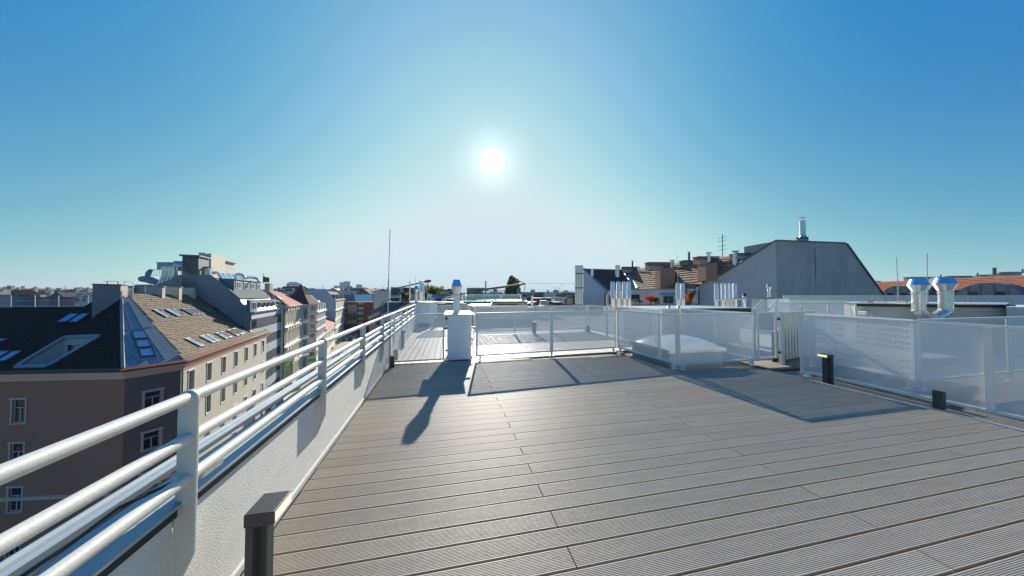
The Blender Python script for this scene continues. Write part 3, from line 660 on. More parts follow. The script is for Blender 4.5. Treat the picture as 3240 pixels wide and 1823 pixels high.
obj('pane', B().prism([inn_+SN*.465+SDIR*(.7+a_)+V((0,0,HZ+.4+b_)) for a_, b_ in ((0,0),(1.5,0),(1.5,1.15),(0,1.15))], SN*.01), win_glass, o_)
# upper dormers, one long box with four windows
ub = pF.at(*s3(1290, 560)); ub = V((ub.x, ub.y, 0)); zu0 = pF.at(*s3(1290, 556)).z; zu1 = pF.at(*s3(1290, 430)).z
ub = ub+SDIR*1.0
obj('upper_dormer', B().prism([ub+V((0,0,zu0-.4)), ub+V((0,0,zu1)), ub-SN*4+V((0,0,zu1+.15)), ub-SN*4+V((0,0,zu0-.4))], SDIR*(HL-3.5)), bluez, hot)
for k in range(4):
    c = ub+SN*.02+SDIR*(.6+3.0*k)
    o_ = obj('window', wframe(c+V((0,0,zu0+.12)), SDIR, SN, 1.7, zu1-zu0-.35, 'I', .1), whitew, hot)
    obj('pane', B().prism([c+SDIR*a_+V((0,0,zu0+.12+b_)) for a_, b_ in ((.05,.05),(1.65,.05),(1.65,zu1-zu0-.4),(.05,zu1-zu0-.4))], SN*.02), mat('brown_blind_glass', (.12, .09, .06), .2), o_)
obj('dormer_roof_edge', B().prism([ub+SN*.15+V((0,0,zu1+.001)), ub+SN*.15+V((0,0,zu1+.12)), ub-SN*4+V((0,0,zu1+.27)), ub-SN*4+V((0,0,zu1+.16))], SDIR*(HL-3.3)), bluez, hot)
# front: recessed dark wall and rows of tilted panels
pd_ = mat('dark_facade_panel', (.045, .06, .085), .55, var=.12); pw_ = mat('white_facade_panel', (.50, .53, .57), .6, var=.05)
obj('front_wall', B().poly([HA+V((0,0,GZ)), HB+V((0,0,GZ)), HB+V((0,0,HZ)), HA+V((0,0,HZ))]), pd_, hot)
obj('cornice', B().prism([HA+SN*0+V((0,0,HZ-.02)), HA+SN*.45+V((0,0,HZ-.02)), HA+SN*.45+V((0,0,HZ+.1)), HA+V((0,0,HZ+.14))], SDIR*HL), bluez, hot)
obj('frieze', B().prism([HA+SN*.02+V((0,0,HZ-.05)), HA+SN*.12+V((0,0,HZ-.05)), HA+SN*.12+V((0,0,HZ-1.0)), HA+SN*.02+V((0,0,HZ-1.0))], SDIR*HL), pw_, hot)
ncol = 6; cwid = HL/ncol; zr = HZ-1.05; row = 0
pm = {}
for dark, hh in [(True, 1.55), (False, 1.5)]*6:
    for c in range(ncol):
        if row == 0 and c == 0: continue
        key = (dark, hh)
        if key not in pm:
            bb = B().prism([V((0,0,0)), SDIR*(cwid-.02), SDIR*(cwid-.02)+SN*.32, SN*.05], (0, 0, -(hh-.02))); me = bpy.data.meshes.new('facade_panel'); me.from_pydata(bb.v, [], bb.f); me.materials.append(pd_ if dark else pw_); me.update(); pm[key] = me
        o = bpy.data.objects.new('facade_panel', pm[key]); COL.objects.link(o); o.parent = hot; zo = .0 if c % 2 else -.0
        o.location = HA+SDIR*(cwid*c+.01)+V((0, 0, zr))-V(hot['_o'])
    zr -= hh; row += 1
o_ = obj('window', wframe(HA+SN*.03+SDIR*.9+V((0,0,HZ-2.5)), SDIR, SN, 1.5, 1.35, 'I'), anth, hot); obj('pane', B().prism([HA+SN*.035+SDIR*(.9+a_)+V((0,0,HZ-2.5+b_)) for a_, b_ in ((0,0),(1.5,0),(1.5,1.35),(0,1.35))], SN*.02), win_glass, o_)
# tower and plant on top of the fire wall
pT = [pF.at(*s3(*p)) for p in ((650, 125), (862, 125))]; tw_ = [V((p.x, p.y, 0)) for p in pT]
tz = pT[0].z
obj('lift_tower', B().prism([tw_[0]+V((0,0,1.0)), tw_[1]+V((0,0,1.0)), tw_[1]+SDIR*3+V((0,0,1.0)), tw_[0]+SDIR*3+V((0,0,1.0))], (0,0,tz-1.0)), gryr, hot)
obj('tower_cap', B().prism([p-SDIR*.25+V((0,0,tz+.002)) for p in (tw_[0]-SN*.25, tw_[1]+SN*.2)]+[p+SDIR*3.2+V((0,0,tz+.002)) for p in (tw_[1]+SN*.2, tw_[0]-SN*.25)], (0,0,.2)), bluez, hot)
def upbox(parent, name, u0, u1, vt, vb, dd, ln, m, label=None):
    a_, b_ = at(*s3(u0, vt), dd), at(*s3(u1, vt), dd); zt_ = (a_.z+b_.z)/2; zb_ = at(*s3(u0, vb), dd).z
    a_.z = b_.z = zb_; return obj(name, B().prism([a_, b_, b_+SDIR*ln, a_+SDIR*ln], (0, 0, zt_-zb_)), m, parent, label)
upbox(hot, 'penthouse', 864, 952, 80, 420, 46.5, 5, pale); upbox(hot, 'penthouse', 956, 1030, 92, 420, 47.0, 5, mat('sunny_render', (.62, .56, .44), .9, var=.04))
upbox(hot, 'penthouse', 1034, 1165, 178, 420, 53, 6, pale); upbox(hot, 'penthouse_eave', 1030, 1180, 160, 180, 52.5, 6.5, pale)
upbox(hot, 'door', 1048, 1076, 230, 335, 52.8, .1, anth)
upbox(hot, 'sign_board', 318, 650, 212, 300, 47, .3, mat('glassy_screen', (.25, .36, .40), .3, var=.2, vs=2)); upbox(hot, 'screen_top', 300, 655, 206, 213, 46.9, .6, bluez)
# curved ducts down the fire wall, a drum, railings
dt = thing('duct_row', 'four fat bent ventilation ducts running down the hotel fire wall', 'ducts', at(*s3(420, 560), 43.6))
for (u, ub_) in ((420, 345), (460, 410), (503, 440), (548, 450)):
    vb_ = 575 if u < 540 else 640
    obj('duct', B().tube([at(*s3(u, 275), 43.2), at(*s3(u, 370), 43.2), at(*s3(u-14, 415), 43.2), at(*s3(u-60, 500), 43.2), at(*s3(ub_-10, vb_), 43.2)], .34, 12), galv, dt, smooth=True)
    obj('duct_top', B().tube([at(*s3(u, 268), 43.2), at(*s3(u, 278), 43.2)], .40, 12), galv, dt)
d2_ = thing('thin_duct_pair', 'pair of thinner bent steel ducts right of the hotel tower', 'ducts', at(*s3(980, 540), 43.6))
for u, e_ in ((944, 985), (992, 1025)): obj('duct', B().tube([at(*s3(u, 275), 43.5), at(*s3(u, 370), 43.5), at(*s3(e_-5, 470), 43.5), at(*s3(e_, 545), 43.5)], .22, 10), galv, d2_, smooth=True); obj('duct_top', B().tube([at(*s3(u, 266), 43.5), at(*s3(u, 280), 43.5)], .28, 10), anth, d2_)
drum = at(*s3(595, 255), 44); tag(obj('ventilator_drum', B().tube([drum-SN*.3, drum+SN*.6], .75, 18), galv, smooth=True), 'round metal ventilator drum left of the hotel tower', 'ventilator')
for k, (pts_, d) in enumerate((([(232, 300), (232, 380), (640, 375), (640, 300), (232, 305)], 44.5), ([(865, 275), (1040, 275), (1040, 365), (865, 370), (865, 275)], 44))):
    r_ = thing('roof_railing', ('curved walkway railing left of the hotel tower', 'short railing right of the hotel tower')[k], 'railing', at(*s3(*pts_[1]), d))
    obj('rail', B().tube([at(*s3(*p), d) for p in pts_], .03, 5), zinc, r_)
    n_ = 12 if k == 0 else 5
    for i in range(n_):
        u = pts_[0][0]+(pts_[2 if k == 0 else 1][0]-pts_[0][0])*(i+.5)/n_; obj('upright', B().tube([at(*s3(u, pts_[0][1]+4), d), at(*s3(u, 373), d)], .022, 5), zinc, r_)
dk_ = thing('curved_duct', 'large grey elbow duct at the left end of the hotel roof', 'duct', at(*s3(200, 430), 44))
obj('duct', B().tube([at(*s3(110, 425), 44), at(*s3(190, 430), 44), at(*s3(260, 450), 44), at(*s3(330, 520), 44)], [.4, .5, .55, .55], 12), zinc, dk_, smooth=True)
obj('duct', B().tube([at(*s3(195, 395), 44.5), at(*s3(205, 345), 44.5), at(*s3(240, 310), 44.5)], [.3, .3, .25], 10), zinc, dk_, smooth=True)
upbox(hot, 'duct_box', 108, 190, 395, 455, 43.8, 1.2, pale)
for (u, v, u2, v2) in ((1050, 340, 1165, 450), (1350, 360, 1470, 420), (1480, 405, 1655, 460)):
    d = 46+(u-1050)*.012
    obj('roof_pipe', B().tube([at(*s3(u, v+12), d), at(*s3(u+30, v), d), at(*s3(u2-50, v+8), d), at(*s3(u2-15, (v+v2)/2), d), at(*s3(u2, v2), d)], .22, 10), galv, hot, smooth=True)
for i in range(4):
    u = 1130+i*75; obj('glass_screen', B().poly([at(*s3(u, 345+i*8), 47+i), at(*s3(u+62, 350+i*8), 47.6+i), at(*s3(u+105, 420+i*6), 46+i), at(*s3(u+40, 405+i*6), 45.4+i)]), glassmat('clear_glass'), hot)
an = thing('roof_antenna', 'thin mast with two dark panels behind the hotel roof', 'antenna', at(*s3(1718, 480), 58))
obj('pole', B().tube([at(*s3(1712, 350), 58), at(*s3(1712, 490), 58)], .06, 6), mast_m, an); obj('panel', B().beam(at(*s3(1722, 395), 58), at(*s3(1722, 470), 58), .3, .3), anth, an); obj('panel', B().beam(at(*s3(1760, 405), 58), at(*s3(1760, 470), 58), .6, .4), anth, an)
upbox(hot, 'chimney_block', 1728, 1795, 482, 580, 60, 2, chm)
# things standing on the corner house's ridge
ac = thing('roof_equipment', 'grey cabinets and a white unit on the ridge behind the big chimney', 'ventilation unit', at(*g28(1300, 420), 33))
for (u0, u1, v0, v1, d, mm) in ((1165, 1285, 262, 390, 33, zinc), (1330, 1425, 265, 420, 33.5, paint), (1430, 1565, 270, 400, 36, bluez), (1345, 1600, 190, 250, 36.5, zinc), (1640, 1860, 190, 260, 37, pale)):
    a_, b_ = at(*g28(u0, v1), d), at(*g28(u1, v1), d); h_ = at(*g28(u0, v0), d).z-a_.z; b_.z = a_.z
    obj('cabinet', B().prism([a_, b_, b_+SDIR*1.0, a_+SDIR*1.0], (0, 0, h_)), mm, ac)
rr = thing('ridge_railing', 'thin handrail along the ridge right of the big chimney', 'railing', at(*g28(1300, 430), 32))
obj('rail', B().tube([at(*g28(960, 85), 31), at(*g28(1300, 128), 32), at(*g28(1890, 190), 35)], .02, 5), anth, rr)
for u, v in ((1048, 98), (1298, 128), (1655, 168)): obj('upright', B().tube([at(*g28(u, v), 32), at(*g28(u, 430), 32)], .028, 5), galv, rr)
tag(obj('vent_pipe', B().tube([pB.at(*g28(1240, 570)), pB.at(*g28(1225, 570))+V((0,0,.95))], .16, 10), galv, smooth=True), 'short metal vent pipe at the top of the brown shingle slope', 'vent pipe')
# ------------------------------------------------------------ roofs and terraces to the right
TD = lambda p: (V(p)-CAM).dot(V((math.sin(YAW), math.cos(YAW), 0)))
def pbox(name, f, u0, u1, vt, vb, d, ln, m, parent=None, d2=None, dirn=None, **kw):
    """box whose front face spans the given pixels at view depth d (right edge at d2) and runs back ln metres"""
    a_, b_ = at(*f(u0, vb), d), at(*f(u1, vb), d2 or d); top = at(*f(u0, vt), d).z; b_.z = a_.z
    u = (b_-a_).normalized(); n = dirn or V((-u.y, u.x, 0))
    return obj(name, B().prism([a_, b_, b_+n*ln, a_+n*ln], (0, 0, top-a_.z)), m, parent, **kw)
bluish = mat('grey_lilac_render', (.46, .47, .47), .92, var=.06, vs=.6, bump=.2, bs=5)
stain = mat('stained_grey_render', (.31, .315, .305), .93, var=.16, vs=.9, bump=.25, bs=5, col2=(.42, .42, .405), stretch=(1, 1, .45))
slatez = mat('dark_zinc_edge', (.10, .12, .135), .5, metal=.3, var=.1)
gb = thing('gable_house', 'big grey blank gable with a dark stain and a sloping top on the right', 'house', at(2459, 936, 22))
C0 = xy(2459, 22); CL = xy(2206, 26.5); CR = xy(2700, 23.1)
pl = vplane(CL, C0); pr_ = vplane(C0, CR)
lw = [pl.at(*e8(*p)) for p in ((1470, 442), (1660, 328), (1722, 322))]+[pl.at(2455, 762.5)]
ztop_ = lw[-1].z
lo = lambda p, z=-3: V((p.x, p.y, z))
obj('side_wall', filled([lo(lw[0])]+lw+[lo(lw[-1])]), bluish, gb)
rt = [V((C0.x, C0.y, ztop_)), pr_.at(*c3(1480, 445)), pr_.at(*c3(1525, 462)), pr_.at(*c3(1990, 1110)), pr_.at(*c3(2060, 1230))]
rt[0] = V((lw[-1].x, lw[-1].y, ztop_))
obj('gable_wall', filled([lo(rt[0])]+rt+[lo(rt[-1])]), stain, gb)
nb = V((-(CR-C0).y, (CR-C0).x, 0)).normalized()
bodyp = [lo(rt[0])]+[p-V((0,0,.02)) for p in rt]+[lo(rt[-1])]
obj('body', B().prism([p+nb*.05 for p in bodyp], nb*2.5), stain, gb)
ed = B()
for a_, b_ in zip(lw, lw[1:]): ed.beam(a_+V((0,0,.04)), b_+V((0,0,.04)), .2, .07)
for a_, b_ in zip(rt[:-1], rt[1:]): ed.beam(a_+V((0,0,.045)), b_+V((0,0,.045)), .2, .07)
obj('verge', ed, slatez, gb)
sm_ = mat('black_soot_stain', (.09, .09, .095), .95, var=.3, vs=1.5)
# soot streaks, rough patches lying on the render
rs = random.Random(3)
for (u, v, v2, wv) in ((1118, 500, 900, 7), (1128, 640, 1040, 5)):
    n_ = -nb*.004; pts = []
    k = 12
    for i in range(k+1): pts.append((u+rs.uniform(-3, 3)+wv*(1-i/k)*.8, v+(v2-v)*i/k))
    for i in range(k, -1, -1): pts.append((u+rs.uniform(-3, 3)-wv*(1-i/k)*.8, v+(v2-v)*i/k))
    obj('stain', filled([pr_.at(*c3(*p))-nb*.006*(1+(wv == 5)) for p in pts]), sm_, gb)
ch_ = chimney(gb, [xy(2527, 23), xy(2558, 23), xy(2560, 24.2), xy(2529, 24.2)], at(2540, 755, 23).z, pale, slatez, zb=3, capw=.22)
fl = at(*c3(965, 350), 23.4)
tag(obj('metal_flue', B().lathe(V((fl.x, fl.y, at(*c3(965, 368), 23.4).z)), [(.26, 0), (.2, .12), (.19, .2), (.19, 1.32), (.16, 1.34)], 16).lathe(V((fl.x, fl.y, at(*c3(965, 122), 23.4).z)), [(.04, -.12), (.05, 0), (.24, .03), (.05, .10)], 12), galv, smooth=True), 'tall round metal flue with a rain cap on the big grey gable', 'flue')
obj('drainpipe', B().tube([pl.at(*e8(1455, 470))-pl.n*0, pl.at(*e8(1485, 490)), pl.at(*e8(1487, 660))], .07, 8), slatez, gb, smooth=True)
# brown tiled house behind it
zlead = mat('lead_flashing', (.30, .40, .44), .6, var=.1)
btile = mat('brown_roof_tile', (.155, .085, .055), .85, var=.35, vs=3, col2=(.36, .22, .15))
dtile = mat('dark_brown_roof_tile', (.06, .045, .042), .8, var=.3, vs=3, col2=(.12, .085, .075))
brick = mat('red_brown_brick', (.24, .12, .08), .9, var=.3, vs=14, col2=(.38, .25, .18), bump=.4, bs=30)
bh = thing('tiled_house', 'long house with a brown tiled roof and brick chimneys left of the big gable', 'house', at(2100, 936, 34))
R0, R1 = at(1973, 856, 42), at(2380, 797, 24); R1.z = R0.z = (R0.z+R1.z)/2
rd = (R1-R0).normalized(); pn = V((-rd.y, rd.x, 0)); pn = pn if pn.dot(RT) < 0 else -pn
pR = Plane(R0, R1, R0+pn*3.6-V((0,0,3.7)))
if pR.n.z < 0: pR.n = -pR.n
rp_ = [pR.at(*e8(*p)) for p in ((660, 262), (2074, 70), (1722, 316), (1655, 322), (1470, 438), (1430, 560), (1040, 640), (900, 640), (775, 480))]
obj('roof', filled(rp_), dtile, bh); tiles(bh, 'roof_tiles', rp_, btile, rd, .34, .30, .06, jitter=.02)
obj('zinc_valley', B().beam(pR.at(*e8(655, 268), .1), pR.at(*e8(785, 475), .1), 1.0, .1, up=pR.n), bluez, bh)
for (u0, u1, v0, v1) in ((668, 838, 222, 275), (940, 1222, 172, 245), (1330, 1416, 150, 190), (1490, 1716, 108, 178), (1912, 2080, 72, 128)):
    d = TD(pR.at(*e8((u0+u1)/2, v1-4)))-.1
    c_ = pbox('chimney', e8, u0, u1, v0+6, v1+12, d, .9, brick, bh); c_.data.materials.append(brick)
    pbox('chimney_cap', e8, u0-8, u1+8, v0-2, v0+5, d-.05, 1.0, slatez, c_); pbox('flashing', e8, u0+2, u1-2, (v0+v1)/2+4, v1+10, d-.06, .05, zlead, c_)
for (u0, u1, v0, v1, dd) in ((1068, 1228, 238, 458, 2.5), (1565, 1692, 186, 352, 2.0)):
    d = TD(pR.at(*e8((u0+u1)/2, v1)))-.3
    bc = pbox('chimney', e8, u0, u1, v0, v1+20, d, 1.1, brick, bh)
    pbox('chimney_cap', e8, u0-4, u1+4, v0-6, v0-1, d-.05, 1.2, brick, bc)
for i, (u, v0, v1) in enumerate(((763, 155, 222), (1198, 150, 232), (1381, 60, 150), (1594, 72, 176), (1887, 55, 200))):
    d = TD(pR.at(*e8(u, max(v1, 240-.13*(u-1000)))))-.2; r_ = .10 if i in (0, 2) else .16 if i < 4 else .17
    p0, p1 = at(*e8(u, v0+8), d), at(*e8(u, v1), d); mm = anth if i in (0, 2) else galv
    fo = tag(obj('roof_flue', B().tube([p1, p0], r_, 10), mm, smooth=True), ('thin dark flue on the leftmost brick chimney of the tiled roof', 'short grey flue beside the long brick chimney', 'dark flue on the small square brick chimney', 'pale flue above the second brick stack', 'pale thick flue at the right end of the tiled roof')[i], 'flue', 'flues on the tiled roof')
    obj('rain_cap', B().tube([p0+V((0,0,.06)), p0+V((0,0,.10))], r_*1.6, 10), anth, fo)
an = thing('yagi_antenna', 'thin television antenna above the tiled roof ridge', 'antenna', at(2286, 830, 29))
obj('pole', B().tube([at(2286, 835, 29), at(2286, 742, 29)], .035, 6), anth, an)
for v in (752, 762, 778, 790): obj('element', B().tube([at(2272, v+3, 29), at(2300, v-3, 29)], .018, 4), anth, an)
dw = thing('small_gable_house', 'pale gable house with a dark tiled roof beside the five thin flues', 'house', at(1880, 936, 39))
ga, gb2 = at(1846, 854, 41.5), at(1919, 917, 36); pg = vplane(ga, gb2)
obj('gable_wall', filled([pg.at(*e8(*p)) for p in ((228, 256), (480, 478), (470, 660), (228, 650))]), mat('pale_blue_render', (.50, .52, .56), .9, var=.08, vs=.6), dw)
gc_ = at(1967, 856, 40.5); pd3 = Plane(ga, gc_, gb2)
if pd3.n.z < 0: pd3.n = -pd3.n
rq = [pd3.at(*e8(*p)) for p in ((230, 250), (648, 262), (785, 474), (478, 476))]
obj('roof', filled(rq), dtile, dw); tiles(dw, 'roof_tiles', rq, dtile, (rq[1]-rq[0]), .34, .3, .05, jitter=.02)
obj('verge', B().beam(rq[0]+V((0,0,.08)), rq[3]+V((0,0,.08)), .3, .12, up=pd3.n), bluez, dw); obj('ridge_cap', B().beam(rq[0]+V((0,0,.05)), rq[1]+V((0,0,.05)), .3, .12), bluez, dw)
obj('eave_gutter', B().beam(rq[3]-V((0,0,.05)), rq[2]-V((0,0,.05)), .2, .15), bluez, dw)
pbox('front_wall', e8, 482, 780, 482, 650, 36.2, 3, whitew, dw); pbox('door', e8, 508, 526, 532, 628, 36.1, .1, anth, dw)
for u, v in ((323, 285), (600, 282)): p = pd3.at(*e8(u, v+48)); obj('vent', B().tube([p-V((0,0,.1)), p+V((0,0,1.1 if u < 500 else 1.5))], .2 if u < 500 else .3, 8), galv, dw)
obj('drainpipe', B().tube([at(*e8(490, 485), 36), at(*e8(465, 520), 36), at(*e8(465, 650), 36)], .12, 8), slatez, dw)
# five thin flues strapped together
fv = thing('flue_cluster', 'five tall thin steel flues strapped together before the pale gable', 'flues', at(*e8(180, 632), 30))
for u in (144, 162, 180, 198, 216): obj('flue', B().tube([at(*e8(u, 634), 30), at(*e8(u, 212), 30)], .085, 10), steel, fv, smooth=True); obj('flue_cap', B().tube([at(*e8(u, 212), 30), at(*e8(u, 208), 30)], .10, 10), mat('copper_cap', (.45, .2, .08), .4, metal=.7), fv)
for v in (295, 452): obj('strap', B().beam(at(*e8(138, v), 29.88), at(*e8(240, v), 29.88), .05, .08), anth, fv)
# chrome flues standing on the flat white roof
def cflue(parent, u, v0, v1, d, w_, f=e8, nm='flue'):
    p0, p1 = at(*f(u, v0), d), at(*f(u, v1), d); r_ = w_/2/ (4.14 if f is m1 else 3.45)*d/FPX; h = p0.z-p1.z
    return obj(nm, B().lathe(p1, [(r_, 0), (r_, h*.44), (r_*1.04, h*.445), (r_*1.04, h*.455), (r_, h*.46), (r_, h*.95), (r_*.7, h), (r_*.1, h)], 20), steel, parent, smooth=True)
f1 = thing('flue_row', 'row of four bright steel flues on the white flat roof', 'flues', at(*e8(640, 655), 14))
for u, w_ in ((550, 46), (611, 46), (675, 46), (727, 43)): cflue(f1, u, 382, 730, 14, w_)
f2 = thing('flue_pair', 'pair of bright steel flues beside a thin rod on the white flat roof', 'flues', at(*e8(1290, 655), 14))
for u, w_ in ((1263, 44), (1314, 43)): cflue(f2, u, 400, 730, 14, w_)
f3 = thing('flue_group', 'group of five pale flues behind a rail before the big grey gable', 'flues', at(*e8(1780, 670), 16))
for u, w_ in ((1681, 38), (1752, 38), (1797, 36), (1838, 34), (1885, 42)): cflue(f3, u, 402, 730, 16, w_)
rl3 = thing('flue_rail', 'grey rail in front of the group of five flues', 'railing', at(*e8(1840, 670), 15.7))
obj('rail', B().tube([at(*e8(1662, 585), 15.7), at(*e8(2022, 572), 15.7)], .03, 6), fpaint, rl3)
for u in (1690, 1855, 1962): obj('upright', B().tube([at(*e8(u, 582), 15.7), at(*e8(u, 680), 15.7)], .035, 6), fpaint, rl3)
sf = thing('short_flue', 'short steel flue with a dark louvred top beside the five pale flues', 'flue', at(*e8(1988, 665), 16.5))
cflue(sf, 1985, 540, 690, 16.5, 34); obj('louvre', B().lathe(at(*e8(1985, 545), 16.5), [(.07, 0), (.1, .03), (.07, .06), (.1, .09), (.07, .12), (.1, .15), (.06, .18)], 12), anth, sf)
tag(obj('lightning_rod', B().tube([at(*e8(1268, 670), 13), at(*e8(1260, 400), 13)], .015, 6).tube([at(*e8(1260, 400), 13), at(*e8(1250, 92), 13)], .009, 6), mast_m), 'thin rod rising in front of the pair of bright flues', 'lightning rod')
wr = thing('flat_roof_box', 'white stair housing with a flat pale roof and black edge behind the skylight', 'roof housing', (6.9, 8.2, 0))
obj('body', B().prism([(6.35, 8.2, -.1), (9.6, 8.2, -.1), (9.6, 9.9, -.1), (6.35, 9.9, -.1)], (0, 0, 1.06)), mat('cream_plaster', (.60, .57, .48), .85, var=.04, vs=2), wr)
obj('fascia', B().prism([(6.12, 7.97, .935), (9.78, 7.97, .935), (9.78, 10.1, .935), (6.12, 10.1, .935)], (0, 0, .138)), black, wr)
obj('roof', B().prism([(6.1, 7.95, 1.075), (9.8, 7.95, 1.075), (9.8, 10.12, 1.075), (6.1, 10.12, 1.075)], (0, 0, .018)), alu, wr)
for u in (1160, 1268): p = at(*e8(u, 660), 9.3); obj('clip', B().lathe(V((p.x, p.y, 1.1)), [(.03, 0), (.05, .04), (.02, .09)], 8), galv, wr)
# terrace on the tiled house: white cabin, plants, awnings
cab = thing('terrace_cabin', 'white roof cabin with a striped awning and double door before the tiled roof', 'cabin', at(*e8(1140, 620), 27))
pbox('wall', e8, 1042, 1246, 470, 640, 27, 2.5, whitew, cab); pbox('roof_edge', e8, 1036, 1252, 458, 468, 26.8, 2.8, zinc, cab)
for u0, u1 in ((1104, 1150), (1160, 1208)):
    o_ = pbox('door', e8, u0, u1, 542, 618, 26.95, .05, win_glass, cab); pbox('door_frame', e8, u0-4, u1+4, 536, 541, 26.93, .05, whitew, cab)
awm = mat('grey_awning', (.25, .27, .28), .9); aww = mat('white_awning', (.7, .7, .68), .9)
for i in range(18):
    u = 1060+i*9.8; a_, b_ = at(*e8(u, 508), 26.9), at(*e8(u+9.6, 508), 26.9); c_, d_ = at(*e8(u+9.6, 540), 26.2), at(*e8(u, 540), 26.2)
    obj('awning_stripe', B().prism([a_, b_, c_, d_], (0, 0, .03)), awm if i % 2 else aww, cab)
cb2 = thing('white_terrace_wall', 'white terrace wall with a dark window left of the red bush', 'wall', at(*e8(840, 620), 30))
pbox('wall', e8, 752, 930, 474, 640, 30, 2, whitew, cb2); o_ = pbox('window', e8, 752, 842, 525, 600, 29.95, .06, win_glass, cb2); pbox('sill', e8, 745, 850, 519, 524, 29.9, .1, whitew, cb2); pbox('coping', e8, 748, 955, 466, 473, 29.8, 2.2, zinc, cb2)
cb3 = thing('awning_wall', 'white wall end with a small striped awning beside the grey gable', 'wall', at(*e8(1445, 620), 26))
pbox('wall', e8, 1420, 1478, 462, 645, 26, 1.5, whitew, cb3)
for i in range(5): obj('awning_stripe', B().prism([at(*e8(1424+i*9, 500), 25.9), at(*e8(1432+i*9, 500), 25.9), at(*e8(1432+i*9, 532), 25.5), at(*e8(1424+i*9, 532), 25.5)], (0,0,.02)), awm if i % 2 else aww, cb3)
tpw = tag(pbox('terrace_parapet', e8, 760, 1475, 620, 660, 25.5, .3, gryr), 'grey low terrace wall under the plants and the cabin', 'wall')
# long mesh screens, stair rails, small white chimney box on the right
fence_pts = [xy(2372, 10.2), xy(2716, 9.6)]
def meshwall(label, p, q, z0, z1, cat='fence'):
    t = thing('mesh_fence', label, cat, ((p.x+q.x)/2, (p.y+q.y)/2, 0)); panel(t, (p.x, p.y), (q.x, q.y), z0, z1, posts=(.33, .66)); return t
meshwall('long mesh fence of the stair, before the big grey gable', xy(2452, 10.0), xy(2708, 9.6), -.3, at(*r2(1300, 183), 9.8).z)
meshwall('second mesh fence just behind the stair fence', xy(2470, 12.2), xy(2695, 12.0), .2, at(*r2(1300, 145), 12.1).z)
meshwall('far grey mesh screen under the arched dormers at the right edge', xy(2478, 17), xy(3400, 15), -1, 1.50)
sr = thing('stair_handrail', 'pair of slanting handrails beside the small white chimney box', 'railing', at(*r2(640, 290), 9.5))
for (u0, v0, u1, v1) in ((405, 298, 548, 140), (632, 300, 775, 142), (470, 298, 560, 195)): obj('rail', B().tube([at(*r2(u0, v0), 9.5), at(*r2(u1, v1), 9.9)], .022 if u0 != 470 else .014, 8), paint, sr)
sb_ = thing('small_chimney_box', 'small white chimney box with a dark edged lid before the big gable corner', 'chimney', at(*r2(660, 290), 11))
pbox('body', r2, 478, 620, 124, 330, 11, .8, smooth_plaster, sb_, d2=10.6); pbox('side', r2, 622, 850, 124, 330, 10.62, .5, smooth_plaster, sb_, d2=11.0); pbox('lid', r2, 470, 868, 112, 122, 10.55, 1.1, slatez, sb_)
c_ = at(*r2(645, 104), 10.9); cw2 = thing('flue_cowl', 'small bright cowl with a blue film on the small white chimney box', 'flue', c_); cowl(cw2, c_-V((0,0,.0)), .62, True, 0)
# slatted screen beyond the little gate
ss = thing('slatted_screen', 'screen of upright pale slats beyond the small gate', 'fence', (7.9, 5.35, 0))
sa = V((7.24, 5.28, 0)); sb2 = V((9.3, 5.9, 0)); L_ = (sb2-sa).length; ud = (sb2-sa)/L_; nd = V((ud.y, -ud.x, 0))
for i in range(13): q = sa+ud*(.05+i*.165); obj('slat', B().beam(q+V((0,0,.02)), q+V((0,0,1.06)), .10, .02, up=nd), paint, ss)
obj('dark_opening_sheet', B().prism([sa-nd*.12+V((0,0,-.02)), sb2-nd*.12+V((0,0,-.02)), sb2-nd*.12+V((0,0,.66)), sa-nd*.12+V((0,0,.66))], -nd*.02), mat('stair_opening_shade', (.06, .04, .03), .8, var=.2), ss)  # dark sheet added in place of the shaded stair opening behind the slats
for zz in (.18, .72, 1.08): obj('crossrail', B().beam(sa+V((0,0,zz))-nd*.03, sb2+V((0,0,zz))-nd*.03, .04, .05), paint, ss)
# stair housings on the right with vent pipes
crm = MATS['cream_plaster']
rb = thing('long_roof_housing', 'long cream roof housing with a black edge behind the two bent vent pipes', 'roof housing', xy(2877, 9.9))
h0_, h1_, h2_, h3_ = xy(2704, 10.6), xy(2877, 9.9), xy(3180, 9.2), xy(3500, 8.9); bk_ = head(60)*4
ZT = 1.11
obj('body', B().prism([h0_+V((0,0,-.5)), h1_+V((0,0,-.5)), h2_+V((0,0,-.5)), h2_+bk_+V((0,0,-.5)), h0_+head(45)*5+V((0,0,-.5))], (0, 0, ZT+.5)), crm, rb)
ex = lambda p, k: p-(p-CAM).normalized()*k
obj('fascia', B().prism([ex(p, .1)+V((0,0,ZT+.001-p.z)) for p in (h0_, h1_, h2_)]+[h2_+bk_+V((0,0,ZT+.001)), h0_+head(45)*5+V((0,0,ZT+.001))], (0, 0, .085)), black, rb)
obj('roof_sheet', B().prism([ex(p, .14)+V((0,0,ZT+.088-p.z)) for p in (h0_, h1_, h2_)]+[h2_+bk_+V((0,0,ZT+.088)), h0_+head(45)*5+V((0,0,ZT+.088))], (0, 0, .03)), alu, rb)
rb2 = tag(obj('right_roof_housing', B().prism([xy(3182, 8.6)+V((0,0,-.5)), xy(3500, 8.2)+V((0,0,-.5)), xy(3500, 8.2)+bk_+V((0,0,-.5)), xy(3182, 8.6)+bk_+V((0,0,-.5))], (0, 0, 1.66)), crm), 'plain cream wall block at the right edge of the photograph', 'roof housing')
